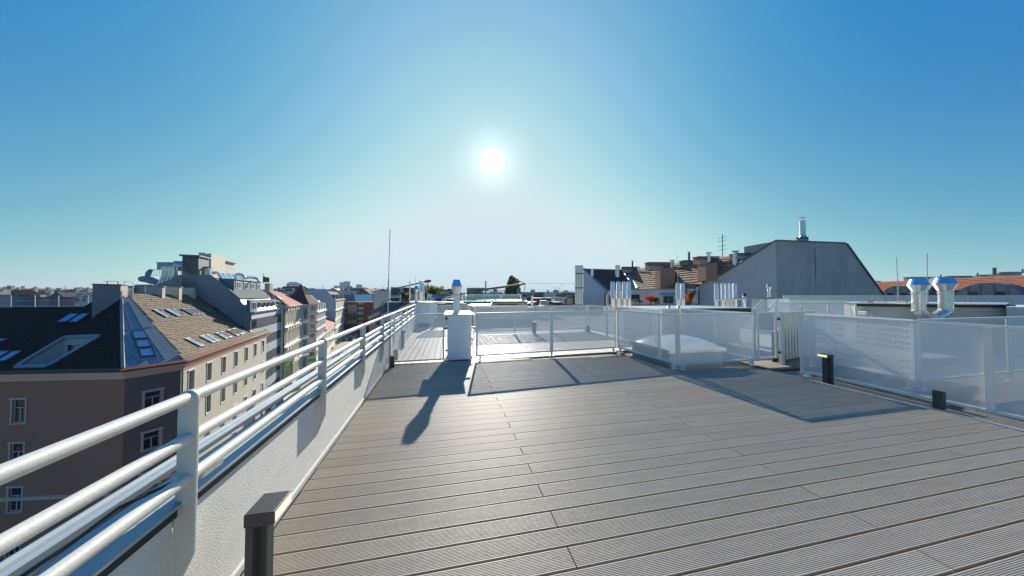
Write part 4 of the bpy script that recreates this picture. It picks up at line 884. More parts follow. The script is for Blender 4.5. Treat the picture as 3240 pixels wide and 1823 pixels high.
def vent(label, f, pts, cap, d, w_):
    t = thing('vent_pipe', label, 'vent pipe', at(*f(*pts[-1]), d), 'bent galvanised vent pipes'); k = d/FPX/4.14
    obj('pipe', B().tube([at(*f(*p), d) for p in pts], w_/2*k, 20), galv, t, smooth=True)
    (u, vt, vm, vb), (wt, wm, wb) = cap; pt, pm_, pb = at(*f(u, vt), d), at(*f(u, vm), d), at(*f(u, vb), d)
    obj('cowl', B().lathe(V((pb.x, pb.y, pb.z)), [(wb/2*k, 0), (wm/2*k, pm_.z-pb.z)], 24), steel, t, smooth=True)
    obj('cowl_top', B().lathe(V((pb.x, pb.y, pb.z)), [(wm/2*k, pm_.z-pb.z+.002), (wt/2*k, pt.z-pb.z), (wt/2*k*.8, pt.z-pb.z+.002)], 24), bluefoil, t, smooth=True)
    for v in (pts[0][1]+45, pts[-3][1]-12): p = at(*f(pts[0][0], v), d); obj('pipe_collar', B().lathe(p, [(w_/2*k+.002, 0), (w_/2*k+.012, .01), (w_/2*k+.012, .03), (w_/2*k+.002, .04)], 20), galv, t, smooth=True)
    return t
vent('left one of the two bent galvanised vent pipes, elbow turning right', p4, [(688, 575), (690, 820), (705, 865), (745, 900), (800, 925)], ((687, 430, 505, 582), (140, 195, 122)), 9.4, 120)
vent('right one of the two bent galvanised vent pipes, elbow turning left', p4, [(1042, 570), (1048, 820), (1035, 860), (985, 895), (890, 935)], ((1036, 412, 490, 575), (150, 208, 132)), 9.2, 126)
tag(obj('lightning_rod', B().tube([at(*p4(810, 770), 9.8), at(*p4(805, 480), 9.8)], .02, 6).tube([at(*p4(805, 480), 9.8), at(*p4(800, 90), 9.8)], .011, 6), mast_m), 'thin rod standing between the two bent vent pipes', 'lightning rod')
tag(obj('lightning_rod', B().tube([at(*p4(425, 760), 12), at(*p4(415, 440), 12)], .02, 6).tube([at(*p4(415, 440), 12), at(*p4(400, 140), 12)], .011, 6), mast_m), 'faint thin rod left of the two bent vent pipes', 'lightning rod')
for i, (u0, u1, v0, v1) in enumerate(((20, 105, 715, 740), (250, 272, 715, 750), (525, 550, 712, 760))):
    tag(pbox('roof_outlet', p4, u0, u1, v0, v1, 10.7, .25, paint), ('flat white disc outlet on the long roof housing', 'short white outlet at the left on the long roof housing', 'small white outlet left of the bent vent pipes')[i], 'roof outlet')
lampb = tag(pbox('wall_lamp', p4, 8, 100, 850, 905, 10.2, .25, paint, bevel=.02), 'white rounded bulkhead lamp on the left end of the cream housing', 'lamp')
# red tiled building with arched dormers, far right
rtile = mat('orange_roof_tile', (.34, .105, .05), .85, var=.22, vs=3, col2=(.44, .16, .08))
rh = thing('red_roof_house', 'long house with an orange red tiled roof and two arched dormers at the right', 'house', at(*p4(1100, 640), 44))
dA, dB = 56, 38
pa, pb_ = at(*p4(140, 585), dA), at(*p4(2500, 540), dB); pa.z = pb_.z = 2.9; up_ = V((0,0,1)); bk2 = V((-(pb_-pa).y, (pb_-pa).x, 0)).normalized()
bk2 = bk2 if bk2.dot(FW) > 0 else -bk2
pRR = Plane(pa, pb_, pa+bk2*4+up_*3.4)
if pRR.n.z < 0: pRR.n = -pRR.n
rr_ = [pRR.at(*p4(*p)) for p in ((140, 492), (205, 462), (600, 447), (920, 424), (2600, 372), (2600, 540), (820, 578), (212, 590))]
obj('roof', filled(rr_), rtile, rh); tiles(rh, 'roof_tiles', rr_, rtile, (rr_[5]-rr_[6]), .36, .34, .06, jitter=.02)
for (u, v) in ((900, 430), (815, 530)): pass
obj('party_wall_strip', B().beam(pRR.at(*p4(905, 424), .25), pRR.at(*p4(800, 585), .25), .7, .5, up=pRR.n), gryr, rh)
blg = mat('blue_grey_cladding', (.10, .18, .25), .4, var=.12, vs=1)
fa = lambda u, v, o=.3: None
fpl = vplane(V((pa.x, pa.y, 0)), V((pb_.x, pb_.y, 0)))
obj('glazed_wall', B().poly([fpl.at(*p4(205, 585)), fpl.at(*p4(2600, 545)), fpl.at(*p4(2600, 800)), fpl.at(*p4(205, 800))]), blg, rh)
for uc, vc, ru, rv, lab in ((415, 700, 176, 186, 0), (1590, 700, 285, 222, 1)):
    d = TD(fpl.at(*p4(uc, vc)))-1.0; cc = at(*p4(uc, vc), d); k = d/FPX/4.14; hx = (pb_-pa).normalized(); hx.z = 0
    arc = [cc+hx*(ru*k*math.cos(R(t_)))+up_*(rv*k*math.sin(R(t_))) for t_ in range(180, -1, -12)]
    dm = obj('arched_dormer', B().prism([arc[0]-up_*3]+arc+[arc[-1]-up_*3], bk2*6), bluez, rh)
    ins = [cc+(p-cc)*.94-bk2*.03 for p in arc]; obj('front', filled([ins[0]-up_*3]+ins+[ins[-1]-up_*3]), mat('beige_louvre', (.30, .27, .25), .8, var=.1), dm)
    for f_ in (-.55, -.18, .2, .55): q = cc+hx*(ru*k*f_)-bk2*.12; h_ = rv*k*math.sqrt(1-f_*f_)*.92; obj('mullion', B().beam(q-up_*3, q+up_*h_, .16 if lab else .1, .1, up=bk2), bluez, dm)
    for f_ in (-.38, .38): q = cc+hx*(ru*k*f_)-bk2*.05+up_*(rv*k*.28); obj('window', B().prism([q-hx*.42, q+hx*.42, q+hx*.42+up_*.5, q-hx*.42+up_*.5], -bk2*.05), win_glass, dm)
for (u0, u1, v0, v1) in ((605, 1155, 402, 450), (1168, 1395, 388, 430), (1400, 1580, 396, 425), (1590, 1778, 370, 420), (1868, 2045, 352, 410), (1905, 2040, 335, 352)):
    d = dA+(dB-dA)*((u0+u1)/2-140)/2360+5; pbox('chimney', p4, u0, u1, v0, v1, d, 1.2, bluish, rh); pbox('chimney_cap', p4, u0-6, u1+6, v0-4, v0, d-.05, 1.3, slatez, rh)
for i, (u, v0, v1) in enumerate(((980, 370, 402), (1462, 345, 392), (1682, 280, 368), (1745, 350, 370), (2052, 295, 350))):
    d = dA+(dB-dA)*(u-140)/2360+4.8; obj('flue', B().tube([at(*p4(u, v1), d), at(*p4(u, v0), d)], .09 if i != 2 else .2, 8), anth, rh)
tag(pbox('roof_drum', p4, 138, 205, 450, 485, 60, 3, paint), 'pale round tank at the left end of the red roof', 'tank')
# bushes on the terraces
leaf_red = mat('red_leaves', (.42, .035, .02), .7, var=.3, vs=9); leaf_or = mat('orange_leaves', (.40, .14, .03), .7, var=.3, vs=9); leaf_g = mat('green_leaves', (.07, .11, .025), .7, var=.4, vs=5, col2=(.16, .22, .05)); leaf_d = mat('dark_green_leaves', (.06, .10, .035), .75, var=.4, vs=2, col2=(.13, .18, .06)); leaf_y = mat('yellow_green_leaves', (.16, .20, .05), .7, var=.3, vs=5, col2=(.28, .30, .10))
bark = mat('grey_bark', (.10, .08, .06), .9, var=.2)
def leafy(m):
    t = m.node_tree; b_ = t.nodes['Principled BSDF']; o_ = t.nodes['Material Output']; src = b_.inputs['Base Color'].links[0].from_socket
    tr_ = nn(t, 'ShaderNodeBsdfTranslucent'); t.links.new(src, tr_.inputs[0]); mx = nn(t, 'ShaderNodeMixShader'); mx.inputs[0].default_value = .5
    t.links.new(b_.outputs[0], mx.inputs[1]); t.links.new(tr_.outputs[0], mx.inputs[2]); t.links.new(mx.outputs[0], o_.inputs[0])
for m_ in (leaf_red, leaf_or, leaf_g, leaf_d, leaf_y): leafy(m_)
def crown(name, m, parent, c, rx, rz, n, ls, seed=1, lobes=6, up=0.0):
    rn = random.Random(seed); b = B(); L = [(V((rn.uniform(-.55, .55)*rx, rn.uniform(-.55, .55)*rx, rn.uniform(-.5, .6)*rz)), rn.uniform(.35, .6)) for _ in range(lobes)]
    for _ in range(n):
        lc, lr = rn.choice(L)
        while True:
            q = V((rn.uniform(-1, 1), rn.uniform(-1, 1), rn.uniform(-1, 1)))
            if .25 < q.length < 1: break
        p = V(c)+lc+V((q.x*rx*lr, q.y*rx*lr, q.z*rz*lr)); s = ls*rn.uniform(.6, 1.3)
        a_ = V((rn.gauss(0, 1), rn.gauss(0, 1), rn.gauss(0, 1))).normalized(); e_ = a_.cross(V((rn.gauss(0, 1), rn.gauss(0, 1), rn.gauss(0, 1)))).normalized()
        k = len(b.v); b.v += [p-a_*s, p+e_*s*.5, p+a_*s, p-e_*s*.5]; b.f.append((k, k+1, k+2, k+3))
    return obj(name, b, m, parent, kind='stuff')
def plant(name, label, cat, f, u, v, d, rx, rz, m, n=500, ls=.06, seed=1, trunk=.5, pot=False, group=None):
    p = at(*f(u, v), d); t = thing(name, label, cat, p-V((0,0,rz+trunk)), group)
    crown('crown', m, t, p, rx, rz, n, ls, seed)
    obj('trunk', B().tube([p-V((0,0,rz+trunk)), p-V((.0,0,rz*.3)), p+V((rx*.1,0,rz*.4))], [.04*rx+.02, .03*rx+.015, .01], 7), bark, t)
    for k in range(3): a_ = k*2.1; obj('branch', B().tube([p-V((0,0,rz*.5)), p+V((math.cos(a_)*rx*.5, math.sin(a_)*rx*.5, rz*.35))], [.02*rx+.01, .008], 5), bark, t)
    if pot: obj('pot', B().lathe(p-V((0,0,rz+trunk)), [(.2*rx+.1, 0), (.3*rx+.12, .35)], 10), mat('brown_planter', (.16, .07, .04), .8), t)
    return t
plant('red_bush', 'bush with red leaves on the terrace before the tiled roof', 'bush', e8, 960, 570, 25, .85, .35, leaf_red, 700, .08, 2)
plant('green_bush', 'green bush right of the red bush on the terrace', 'bush', e8, 1015, 590, 24.8, .35, .28, leaf_g, 350, .06, 3)
plant('grass_tuft', 'pale dry grass tuft left of the red bush', 'plant', e8, 800, 598, 24.8, .3, .22, mat('dry_grass', (.42, .36, .2), .9, var=.2), 300, .06, 4)
plant('orange_bush', 'tall bush with orange leaves between the flue pair and the grey gable', 'bush', e8, 1382, 570, 24.5, .4, .75, leaf_or, 500, .08, 5)
plant('small_shrub', 'small green shrub behind the row of four flues', 'shrub', e8, 845, 605, 24.7, .3, .15, leaf_d, 200, .05, 6)
# ------------------------------------------------------------ centre: chimney box by the railing, neighbours' terraces
bx2 = thing('far_chimney_box', 'wide white chimney box with a pale lid at the end of the street railing', 'chimney', at(*q2(1535, 1030), 14.7))
pbox('body', q2, 1232, 1838, 712, 1300, 14.7, 1.3, smooth_plaster, bx2); pbox('lid', q2, 1195, 1885, 694, 706, 14.5, 1.7, alu, bx2)
def qflue(label, u, v0, v1, w_, d=15.0, m=steel):
    p0, p1 = at(*q2(u, v0), d), at(*q2(u, v1), d); r_ = w_/2/9.058*d/FPX; h = p0.z-p1.z
    t = thing('flue', label, 'flue', p1, 'flues on the far chimney box'); obj('pipe', B().lathe(p1, [(r_, 0), (r_, h*.5), (r_*1.03, h*.505), (r_, h*.51), (r_, h)], 18), m, t, smooth=True); obj('flue_top', B().lathe(p1+V((0,0,h+.001)), [(r_*1.06, 0), (r_*1.06, .04), (r_*.8, .05)], 18), galv, t); return t
qflue('thick double flue, tallest on the far chimney box', 1560, 110, 660, 108); qflue('thick flue half hidden at the right of the tallest one', 1622, 150, 660, 60, 15.3)
qflue('short flue at the right of the far chimney box', 1635, 402, 665, 52, 14.8); qflue('thin pale pipe at the left of the far chimney box', 1235, 135, 700, 36, 15.2)
c_ = at(*q2(1425, 690), 14.75); cwl = thing('flue_cowl', 'flue with a blue filmed cowl on the far chimney box', 'flue', c_); cowl(cwl, c_, 1.0, True, 0)
tag(obj('lightning_rod', B().tube([at(*q2(1400, 160), 15.5), at(*q2(1396, -60), 15.5)], .008, 5), mast_m), 'very thin rod above the far blue cowl', 'lightning rod')
# dark flat roofed neighbour with a terrace on top
nb1 = thing('neighbour_house', 'neighbouring house with black bitumen roof slopes and a terrace on top', 'house', at(*q2(900, 800), 24))
A_ = [at(*q2(575, 702), 24), at(*q2(1330, 700), 22), at(*q2(1330, 1100), 16.5), at(*q2(470, 1240), 19), at(*q2(420, 1040), 22)]
obj('roof_slope', filled(A_), black, nb1)
nb_top = [xy(1222, 24.5), xy(1640, 21.8), xy(1700, 40), xy(1235, 46)]
ZN = at(*q2(900, 700), 23.5).z
obj('body', B().prism([p+V((0,0,GZ)) for p in nb_top], (0, 0, ZN-.25-GZ)), black, nb1)
obj('roof_deck', B().prism([p+V((0,0,ZN-.24)) for p in nb_top], (0, 0, .02)), mat('pale_terrace_deck', (.5, .48, .44), .8, var=.1), nb1)
obj('roof_edge', B().beam(nb_top[0]+V((0,0,ZN)), nb_top[1]+V((0,0,ZN)), .5, .08), alu, nb1)
obj('fascia', B().beam(nb_top[0]+V((0,0,ZN-.45)), nb_top[1]+V((0,0,ZN-.45)), .3, .75), black, nb1)
tglass = glassmat('green_terrace_glass', (.62, .86, .80), .78)
def gpanel(parent, f, u0, u1, v0, v1, d, d2=None):
    a_, b_ = at(*f(u0, v1), d), at(*f(u1, v1), d2 or d); t_ = at(*f(u0, v0), d).z; b_.z = a_.z
    n_ = (b_-a_).normalized(); n_ = V((-n_.y, n_.x, 0))*.015
    return obj('glass_panel', B().prism([a_, b_, V((b_.x, b_.y, t_)), V((a_.x, a_.y, t_))], n_), tglass, parent)
gr = thing('glass_balustrade', 'green tinted glass balustrade of the neighbouring roof terrace', 'balustrade', at(*q1(1500, 480), 21.5))
us = [720, 880, 1050, 1215, 1440, 1640, 1830, 2020, 2215, 2330, 2460]
for a_, b_ in zip(us, us[1:]): gpanel(gr, q1, a_+2, b_-2, 292, 482, 21.5); obj('handrail', B().beam(at(*q1(a_, 291), 21.5), at(*q1(b_, 291), 21.5), .05, .04), alu, gr)
gpanel(gr, q1, 2462, 2600, 292, 482, 21.4, 25)
g2_ = thing('glass_balustrade', 'two separate glass panes by the planters left of the far chimney box', 'balustrade', at(*q2(970, 700), 23)); gpanel(g2_, q2, 942, 988, 470, 712, 22.8); gpanel(g2_, q2, 1735, 1880, 462, 640, 22.5); gpanel(g2_, q2, 1882, 1960, 560, 900, 22)
pav = thing('roof_pavilion', 'grey roof pavilion with an open side on the neighbouring terrace', 'pavilion', at(*q1(1140, 480), 24))
cgrey = mat('grey_board_cladding', (.26, .25, .23), .8, var=.08, vs=2)
pbox('wall', q1, 880, 1200, 110, 480, 24, 2.5, cgrey, pav); pbox('roof', q1, 875, 1420, 100, 165, 23.95, 3, cgrey, pav); pbox('back_post', q1, 1300, 1330, 165, 480, 26, .3, brick, pav); pbox('front_post', q1, 1396, 1412, 165, 480, 24, .3, cgrey, pav)
for v in range(180, 480, 22): pbox('board', q1, 884, 1198, v, v+16, 23.97, .03, cgrey, pav)
pbox('low_wall', q1, 1212, 1290, 335, 420, 25, .2, pale, pav)
aw = thing('sunshade_arm', 'long wooden sunshade arm held by a steel post on the neighbouring terrace', 'sunshade', at(*c9(990, 370), 23) if 'c9' in dir() else at(1537, 931, 23))
c9 = Zf(1400, 880, 7.247)
wood = mat('brown_timber', (.25, .15, .09), .7, var=.2)
obj('post', B().beam(at(*c9(992, 372), 22.9), at(*c9(992, 68), 22.9), .09, .09, up=V((0,1,0))), mat('rusty_steel', (.4, .33, .3), .5, metal=.4), aw)
obj('arm', B().tube([at(*c9(1012, 250), 23), at(*c9(1240, 222), 22.6), at(*c9(1500, 188), 22.2), at(*c9(1700, 158), 21.8), at(*c9(1905, 134), 21.4)], [.07, .09, .075, .09, .05], 8), wood, aw)
obj('stay', B().tube([at(*c9(1893, 140), 21.4), at(*c9(1872, 355), 21.5)], .025, 6), mast_m, aw); obj('tip', B().beam(at(*c9(1790, 80), 21.6), at(*c9(1905, 135), 21.4), .05, .05), anth, aw)
aw2 = thing('sunshade_arm', 'dark sunshade arm rising behind the blue cowl of the far chimney box', 'sunshade', at(*q2(960, 430), 26))
obj('arm', B().tube([at(*q2(945, 272), 26), at(*q2(1240, 205), 25), at(*q2(1510, 145), 24), at(*q2(1775, 62), 23)], .055, 6), anth, aw2); obj('lower_arm', B().tube([at(*q2(1645, 122), 24), at(*q2(1825, 85), 23)], .09, 6), anth, aw2)
for (u0, v0, u1, v1) in ((958, 285, 1012, 430), (995, 262, 1070, 440), (1778, 100, 1700, 340), (1775, 100, 1705, 390)): obj('strut', B().tube([at(*q2(u0, v0), 25), at(*q2(u1, v1), 25)], .04, 5), mast_m, aw2)
yg = 0
for i, (u, v, rx, rz, f, m_, lab) in enumerate(((1030, 510, .5, .45, q2, leaf_y, 'yellow green potted shrub by the glass pane left of the far box'), (1145, 520, .4, .25, q2, leaf_y, 'drooping yellow shrub behind the thin pale pipe'), (1700, 500, .35, .45, q2, leaf_y, 'yellow green potted shrub right of the tallest flue'))):
    plant('potted_shrub', lab, 'potted shrub', f, u, v, 24, rx, rz, m_, 350, .09, 10+i, .35, True)
plant('round_tree', 'bright green round tree crown on the roof terrace left of the blue cowl', 'tree', q2, 1960, 395, 34, 2.0, .62, leaf_y, 1800, .14, 21, 1.2)
plant('round_tree', 'low green bush spreading left of the bright round tree', 'bush', q2, 1800, 440, 33.5, .9, .35, leaf_g, 700, .12, 22, .5)
for i, (u, v, rx, rz) in enumerate(((485, 330, 2.6, 3.4), (533, 318, 2.9, 4.6))):
    plant('poplar_tree', ('left one of the two dark poplars beyond the glass terrace', 'right taller one of the two dark poplars beyond the glass terrace')[i], 'tree', m1, u, v, 95, rx, rz, leaf_d, 1400, .5, 30+i, 6)
# clutter: white roofs, containers and blocks beyond the terrace
clm = {'w': mat('white_roof_clutter', (.55, .56, .56), .8, var=.08), 'b': mat('blue_tarpaulin', (.12, .28, .48), .7, var=.1), 'r': mat('dark_red_wall', (.14, .05, .04), .8, var=.1), 'g': gryr, 'k': mat('dark_window_band', (.05, .06, .08), .3, var=.2), 'c': pale, 'd': dtile, 's': MATS['bare_aluminium_sheet']}
clut = [('q2', 690, 950, 288, 700, 40, 8, 'k', 'dark glazed penthouse left of the far chimney box'), ('q2', 700, 960, 500, 570, 38, 2, 'w', 'white balcony front of the dark glazed penthouse'), ('q2', 1010, 1210, 285, 460, 42, 6, 'r', 'dark red penthouse behind the sunshade struts'), ('q2', 1060, 1160, 300, 325, 41.5, .3, 'r', 'red panel strip on the dark red penthouse'),
  ('q2', 1255, 1390, 385, 470, 48, 5, 'g', 'grey roof block behind the thin pale pipe'), ('q2', 1250, 1380, 470, 640, 30, 2, 'g', 'grey brown terrace wall behind the far box'), ('q2', 1660, 1790, 318, 400, 55, 5, 'd', 'dark block right of the tallest flue'), ('q2', 1900, 2210, 470, 590, 27, 3, 'b', 'blue and grey container on the neighbouring roof'), ('q2', 1990, 2115, 582, 670, 26, 2, 'r', 'reddish brown planter box on the neighbouring roof'),
  ('q2', 2150, 2420, 590, 640, 25.5, 2, 'w', 'white roof seat left of the blue cowl'), ('q2', 2200, 2420, 535, 590, 27, 2, 'w', 'long white cabinet behind the roof seat'), ('q1', 165, 300, 405, 460, 24.5, 1.5, 'w', 'white box left of the blue cowl flue'), ('q1', 300, 480, 430, 490, 24.5, 2, 'r', 'brown low wall left of the blue cowl flue'), ('q1', 220, 470, 330, 395, 29, 3, 's', 'pale metal container behind the white box'),
  ('q1', 250, 395, 180, 215, 90, 8, 'g', 'grey rooftop block with a darker box on it'), ('q1', 340, 390, 130, 182, 92, 6, 'd', 'small dark rooftop box above the grey block'), ('q1', 1530, 1735, 215, 260, 260, 20, 'w', 'distant white stepped block beyond the glass terrace'), ('q1', 1640, 1730, 145, 215, 262, 15, 'b', 'bluish upper storeys of the distant stepped block'), ('q1', 1500, 1720, 258, 285, 200, 20, 'd', 'long dark roof under the distant stepped block'), ('q1', 1735, 1830, 225, 262, 300, 20, 'g', 'distant grey block right of the stepped block'), ('q1', 1840, 1890, 245, 278, 280, 20, 'd', 'small dark distant block left of the poplars'),
  ('m1', 880, 962, 468, 520, 40, 3, 'w', 'white curved duct casing left of the fan unit'), ('m1', 780, 930, 432, 480, 60, 8, 'd', 'dark roof behind the white duct casing'), ('m1', 955, 1070, 430, 470, 62, 8, 'd', 'dark roof behind the small fan unit'), ('m1', 855, 940, 380, 420, 150, 15, 'c', 'sunlit cream block under the cranes'), ('m1', 1060, 1180, 425, 505, 42, 4, 'w', 'white rooftop housing left of the double fan unit'), ('m1', 1225, 1290, 425, 510, 42, 4, 'w', 'white rooftop gable right of the double fan unit'), ('m1', 1290, 1330, 405, 510, 36, 4, 'd', 'brown block just left of the five thin flues'), ('m1', 1050, 1160, 485, 520, 36, 3, 'd', 'dark roof edge below the double fan unit')]
for f_, u0, u1, v0, v1, d, ln, mk, lab in clut:
    f = {'q1': q1, 'q2': q2, 'm1': m1}[f_]; nm = 'roof_block' if d > 30 else 'roof_cabinet'
    o_ = thing(nm, lab, 'building' if d > 30 else 'cabinet', at(*f((u0+u1)/2, v1), d))
    pbox('body', f, u0, u1, v0, v1, d, ln, clm[mk], o_); h_ = (v1-v0)*.08+1.5; pbox('roof_edge', f, u0-2, u1+2, v0-h_, v0-.3, d-.1, ln+.2, slatez if mk != 'k' else alu, o_)
    if mk == 'k':
        n_ = 7
        for r_ in ((350, 405), (455, 500)):
            for i in range(n_): u = u0+8+(u1-u0-16)*i/n_; pbox('window', f, u, u+(u1-u0)/n_*.8, r_[0], r_[1], d-.1, .08, win_glass, o_)
for i, (u0, u1, v0, v1, n_) in enumerate(((965, 1020, 468, 518, 1), (1168, 1226, 432, 506, 2))):
    ac = thing('fan_unit', ('single white air conditioning fan unit', 'tall white air conditioning unit with two fans')[i], 'air conditioner', at(*m1(u0, v1), 38))
    pbox('casing', m1, u0, u1, v0, v1, 38, .5, paint, ac)
    for k in range(n_):
        cv = v0+(v1-v0)*(k+.5)/n_; p = at(*m1((u0+u1)/2+6, cv), 37.95); obj('fan_grille', B().tube([p, p-FW*.05], (v1-v0)/n_*.36/4.14*38/FPX, 14), anth, ac)
pole = tag(obj('vent_stack', B().tube([at(*m1(760, 525), 13), at(*m1(760, 395), 13)], .05, 8), paint, smooth=True), 'slim white vent stack behind the far mesh fence', 'vent pipe')
tbl = thing('bar_table', 'small white round topped table beyond the far mesh fence', 'table', at(*m1(745, 700), 12.2)); obj('top', B().lathe(at(*m1(740, 552), 12.2), [(.16, 0), (.16, .02)], 16), paint, tbl)
for u in (720, 770): obj('leg', B().tube([at(*m1(u, 552), 12.2), at(*m1(u, 690), 12.2)], .012, 6), paint, tbl)
nb2 = thing('glass_terrace_house', 'pale house edge with a dark roof rim under the glass terrace', 'house', at(*q1(1900, 600), 21))
pbox('wall', q1, 1600, 2620, 522, 1000, 20.6, 8, pale, nb2, d2=20.6); pbox('roof_rim', q1, 1590, 2630, 483, 518, 20.3, 9, slatez, nb2); pbox('dark_slit', q1, 1745, 2355, 575, 592, 20.5, .1, black, nb2)
pbox('left_rim', q1, 780, 1540, 484, 530, 20.5, 6, slatez, nb2); pbox('lower_wall', q1, 860, 1600, 532, 1000, 20.7, 5, zinc, nb2); pbox('table_edge', q1, 900, 1545, 588, 600, 17, 1.5, alu, nb2)
# ------------------------------------------------------------ ground, street and our own building
pave = mat('beige_paving', (.34, .30, .25), .9, var=.12, vs=.4); asph = mat('asphalt', (.055, .055, .06), .85, var=.15, vs=.5); town = mat('distant_ground', (.12, .12, .12), .95, var=.3, vs=.01)
struct('ground', B().poly([(-30000, -30000, GZ-.05), (30000, -30000, GZ-.05), (30000, 30000, GZ-.05), (-30000, 30000, GZ-.05)]), town)['label'] = 'flat ground under the city'
S0 = Wl[2]-SDIR*14; S0.z = 0                      # line of the far pavement
sw = lambda t, s, z=0: S0+SDIR*t+SN*s+V((0,0,GZ+z))
pvm = struct('pavement', B().prism([sw(-20, 0), sw(-20, 9.5), sw(200, 9.5), sw(200, 0)], (0, 0, .12)), pave); pvm['label'] = 'sunlit beige pavement on the far side of the street'
struct('road', B().poly([sw(-20, 9.5), sw(-20, 20.5), sw(200, 20.5), sw(200, 9.5)]), asph)['label'] = 'dark asphalt street with tram rails'
struct('near_pavement', B().prism([sw(-20, 20.5), sw(-20, 26), sw(200, 26), sw(200, 20.5)], (0, 0, .12)), pave)['label'] = 'shaded pavement on the near side of the street'
for i, s_ in enumerate((12.2, 13.7, 15.6, 17.1)): struct('tram_rail', B().prism([sw(-20, s_, .004), sw(-20, s_+.09, .004), sw(200, s_+.09, .004), sw(200, s_, .004)], (0, 0, .006)), steel)
ln_ = B()
for k in range(40): ln_.poly([sw(5*k, 18.4, .006), sw(5*k+2.6, 18.4, .006), sw(5*k+2.6, 18.55, .006), sw(5*k, 18.55, .006)])
lm_ = struct('lane_marking', ln_, whitew); lm_['label'] = 'broken white lane line on the street'
ownm = mat('own_house_render', (.45, .45, .44), .9, var=.05)
struct('own_building', B().prism([(wall_x(-12)-.18, -12, GZ), (wall_x(15)-.22, 15.3, GZ), (14, 15.3, GZ), (22, -12, GZ)], (0, 0, -.2-GZ)), ownm)['label'] = 'own apartment building under the roof terrace'
own2 = struct('inner_roof', B().prism([(5.9, 14, GZ), (40, 9, GZ), (60, 60, GZ), (0, 60, GZ), (2, 16, GZ)], (0, 0, -2.9-GZ)), gryr); own2['label'] = 'lower flat roofs behind the terrace'
# neighbours on our side of the street, roofs seen past the railing
nr = thing('tiled_neighbour', 'old neighbouring house with a sloping brown tiled roof along the street', 'house', at(*q2(350, 900), 48))
nq = [at(*q2(75, 1125), 52), at(*q2(430, 960), 36), at(*q2(560, 742), 36), at(*q2(200, 905), 56)]
obj('roof', filled([nq[0], nq[1], nq[2], nq[3]]), dbrown, nr)
try: tiles(nr, 'roof_tiles', nq, btile, nq[1]-nq[0], .35, .34, .05, jitter=.03)
except Exception: pass
obj('eave', B().beam(nq[0]-V((0,0,.1)), nq[1]-V((0,0,.1)), .5, .35), pale, nr)
nl = [V((p.x, p.y, 0)) for p in (nq[0], nq[1])]
nlen = (nl[0]-nl[1]).length
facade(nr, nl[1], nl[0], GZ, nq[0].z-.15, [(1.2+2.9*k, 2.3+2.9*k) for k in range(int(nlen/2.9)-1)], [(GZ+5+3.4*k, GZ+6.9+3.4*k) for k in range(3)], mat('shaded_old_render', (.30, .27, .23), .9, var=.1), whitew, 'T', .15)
obj('stepped_gable', B().prism([at(*q2(430, 1020), 33), at(*q2(575, 770), 33), at(*q2(560, 850), 33), at(*q2(455, 1050), 33)], SDIR*1.0), pale, nr)
gw2 = thing('grey_gable_block', 'grey windowless gable wall closing the view down the street', 'building', at(*q2(420, 600), 100))
gp2 = vplane(xy(1182, 100), xy(1232, 97))
go_ = [gp2.at(*q2(*p)) for p in ((232, 382), (640, 350), (660, 600), (530, 640), (200, 960), (205, 500))]
obj('gable_wall', B().prism(go_, head(-8)*14), bluish, gw2); obj('roof_edge', B().beam(go_[0]+V((0,0,.12)), go_[1]+V((0,0,.12)), .5, .25), slatez, gw2)

# ------------------------------------------------------------ houses down the street
cream = mat('cream_render', (.76, .70, .58), .9, var=.05, vs=.3); ltblue = mat('grey_blue_render_and_shade', (.42, .47, .52), .9, var=.05, vs=.3); beige = mat('beige_render', (.60, .55, .46), .9, var=.06, vs=.3)
redroof = mat('faded_red_roof', (.36, .13, .085), .85, var=.12, vs=.8, col2=(.45, .19, .13))
def sdep(px, p, hd=None):                          # point along heading hd from p whose image column is px
    u = hd or SDIR; r_ = ray(px, 936); n_ = V((r_.y, -r_.x)); t_ = -(V((p.x, p.y))-V((0, 0))).dot(n_)/V((u.x, u.y)).dot(n_); q = p+u*t_; return V((q.x, q.y, 0))
def body(parent, poly, zt, m, zb=None): return obj('body', B().prism([V((p.x, p.y, GZ if zb is None else zb)) for p in poly], (0, 0, zt-(GZ if zb is None else zb))), m, parent)
# ornate cream house with a red roof and a spired corner
B3a = xy(903, 58.5); B3b = sdep(950, B3a); B3c = sdep(977, B3b, head(2))
oh = thing('ornate_corner_house', 'ornate cream corner house with a faded red roof and a dark red spire', 'house', B3a)
z3 = at(*st(440, 480), TD(B3a)).z-.2; L3 = (B3b-B3a).length; n3_ = 6
fl3 = [(z3-1.1-3.9*k-2.4, z3-1.1-3.9*k) for k in (4, 3, 2, 1, 0)]; fl3 = [r for r in fl3 if r[0] > GZ+.3]
facade(oh, B3a, B3b, GZ, z3, [(L3/n3_*(k+.5)-.5, L3/n3_*(k+.5)+.5) for k in range(n3_)], fl3, cream, cream, 'T', .25, gm=mat('warm_dark_glass', (.10, .085, .06), .3), sur=(cream, .16, .12))
L3c = (B3c-B3b).length
facade(oh, B3b, B3c, GZ, z3, [(L3c*.42, L3c*.42+1.1)], fl3, ltblue, anth, 'T', .2, name='corner_wall', gm=mat('lit_curtain_glass', (.30, .29, .26), .3))  # the corner wall's bluish shade is put into its render colour
for zz, o_, h_ in ((z3, .7, .35), (fl3[-2][1]+.75, .35, .25), (fl3[-3][1]+.75, .45, .3), (fl3[0][1]+.6, .5, .4)):
    obj('string_course', sweep([B3a, B3b, B3c], [(-.05, zz-h_), (o_*.5, zz-h_), (o_, zz-.05), (o_, zz+.05), (-.05, zz+.05)]), cream, oh)
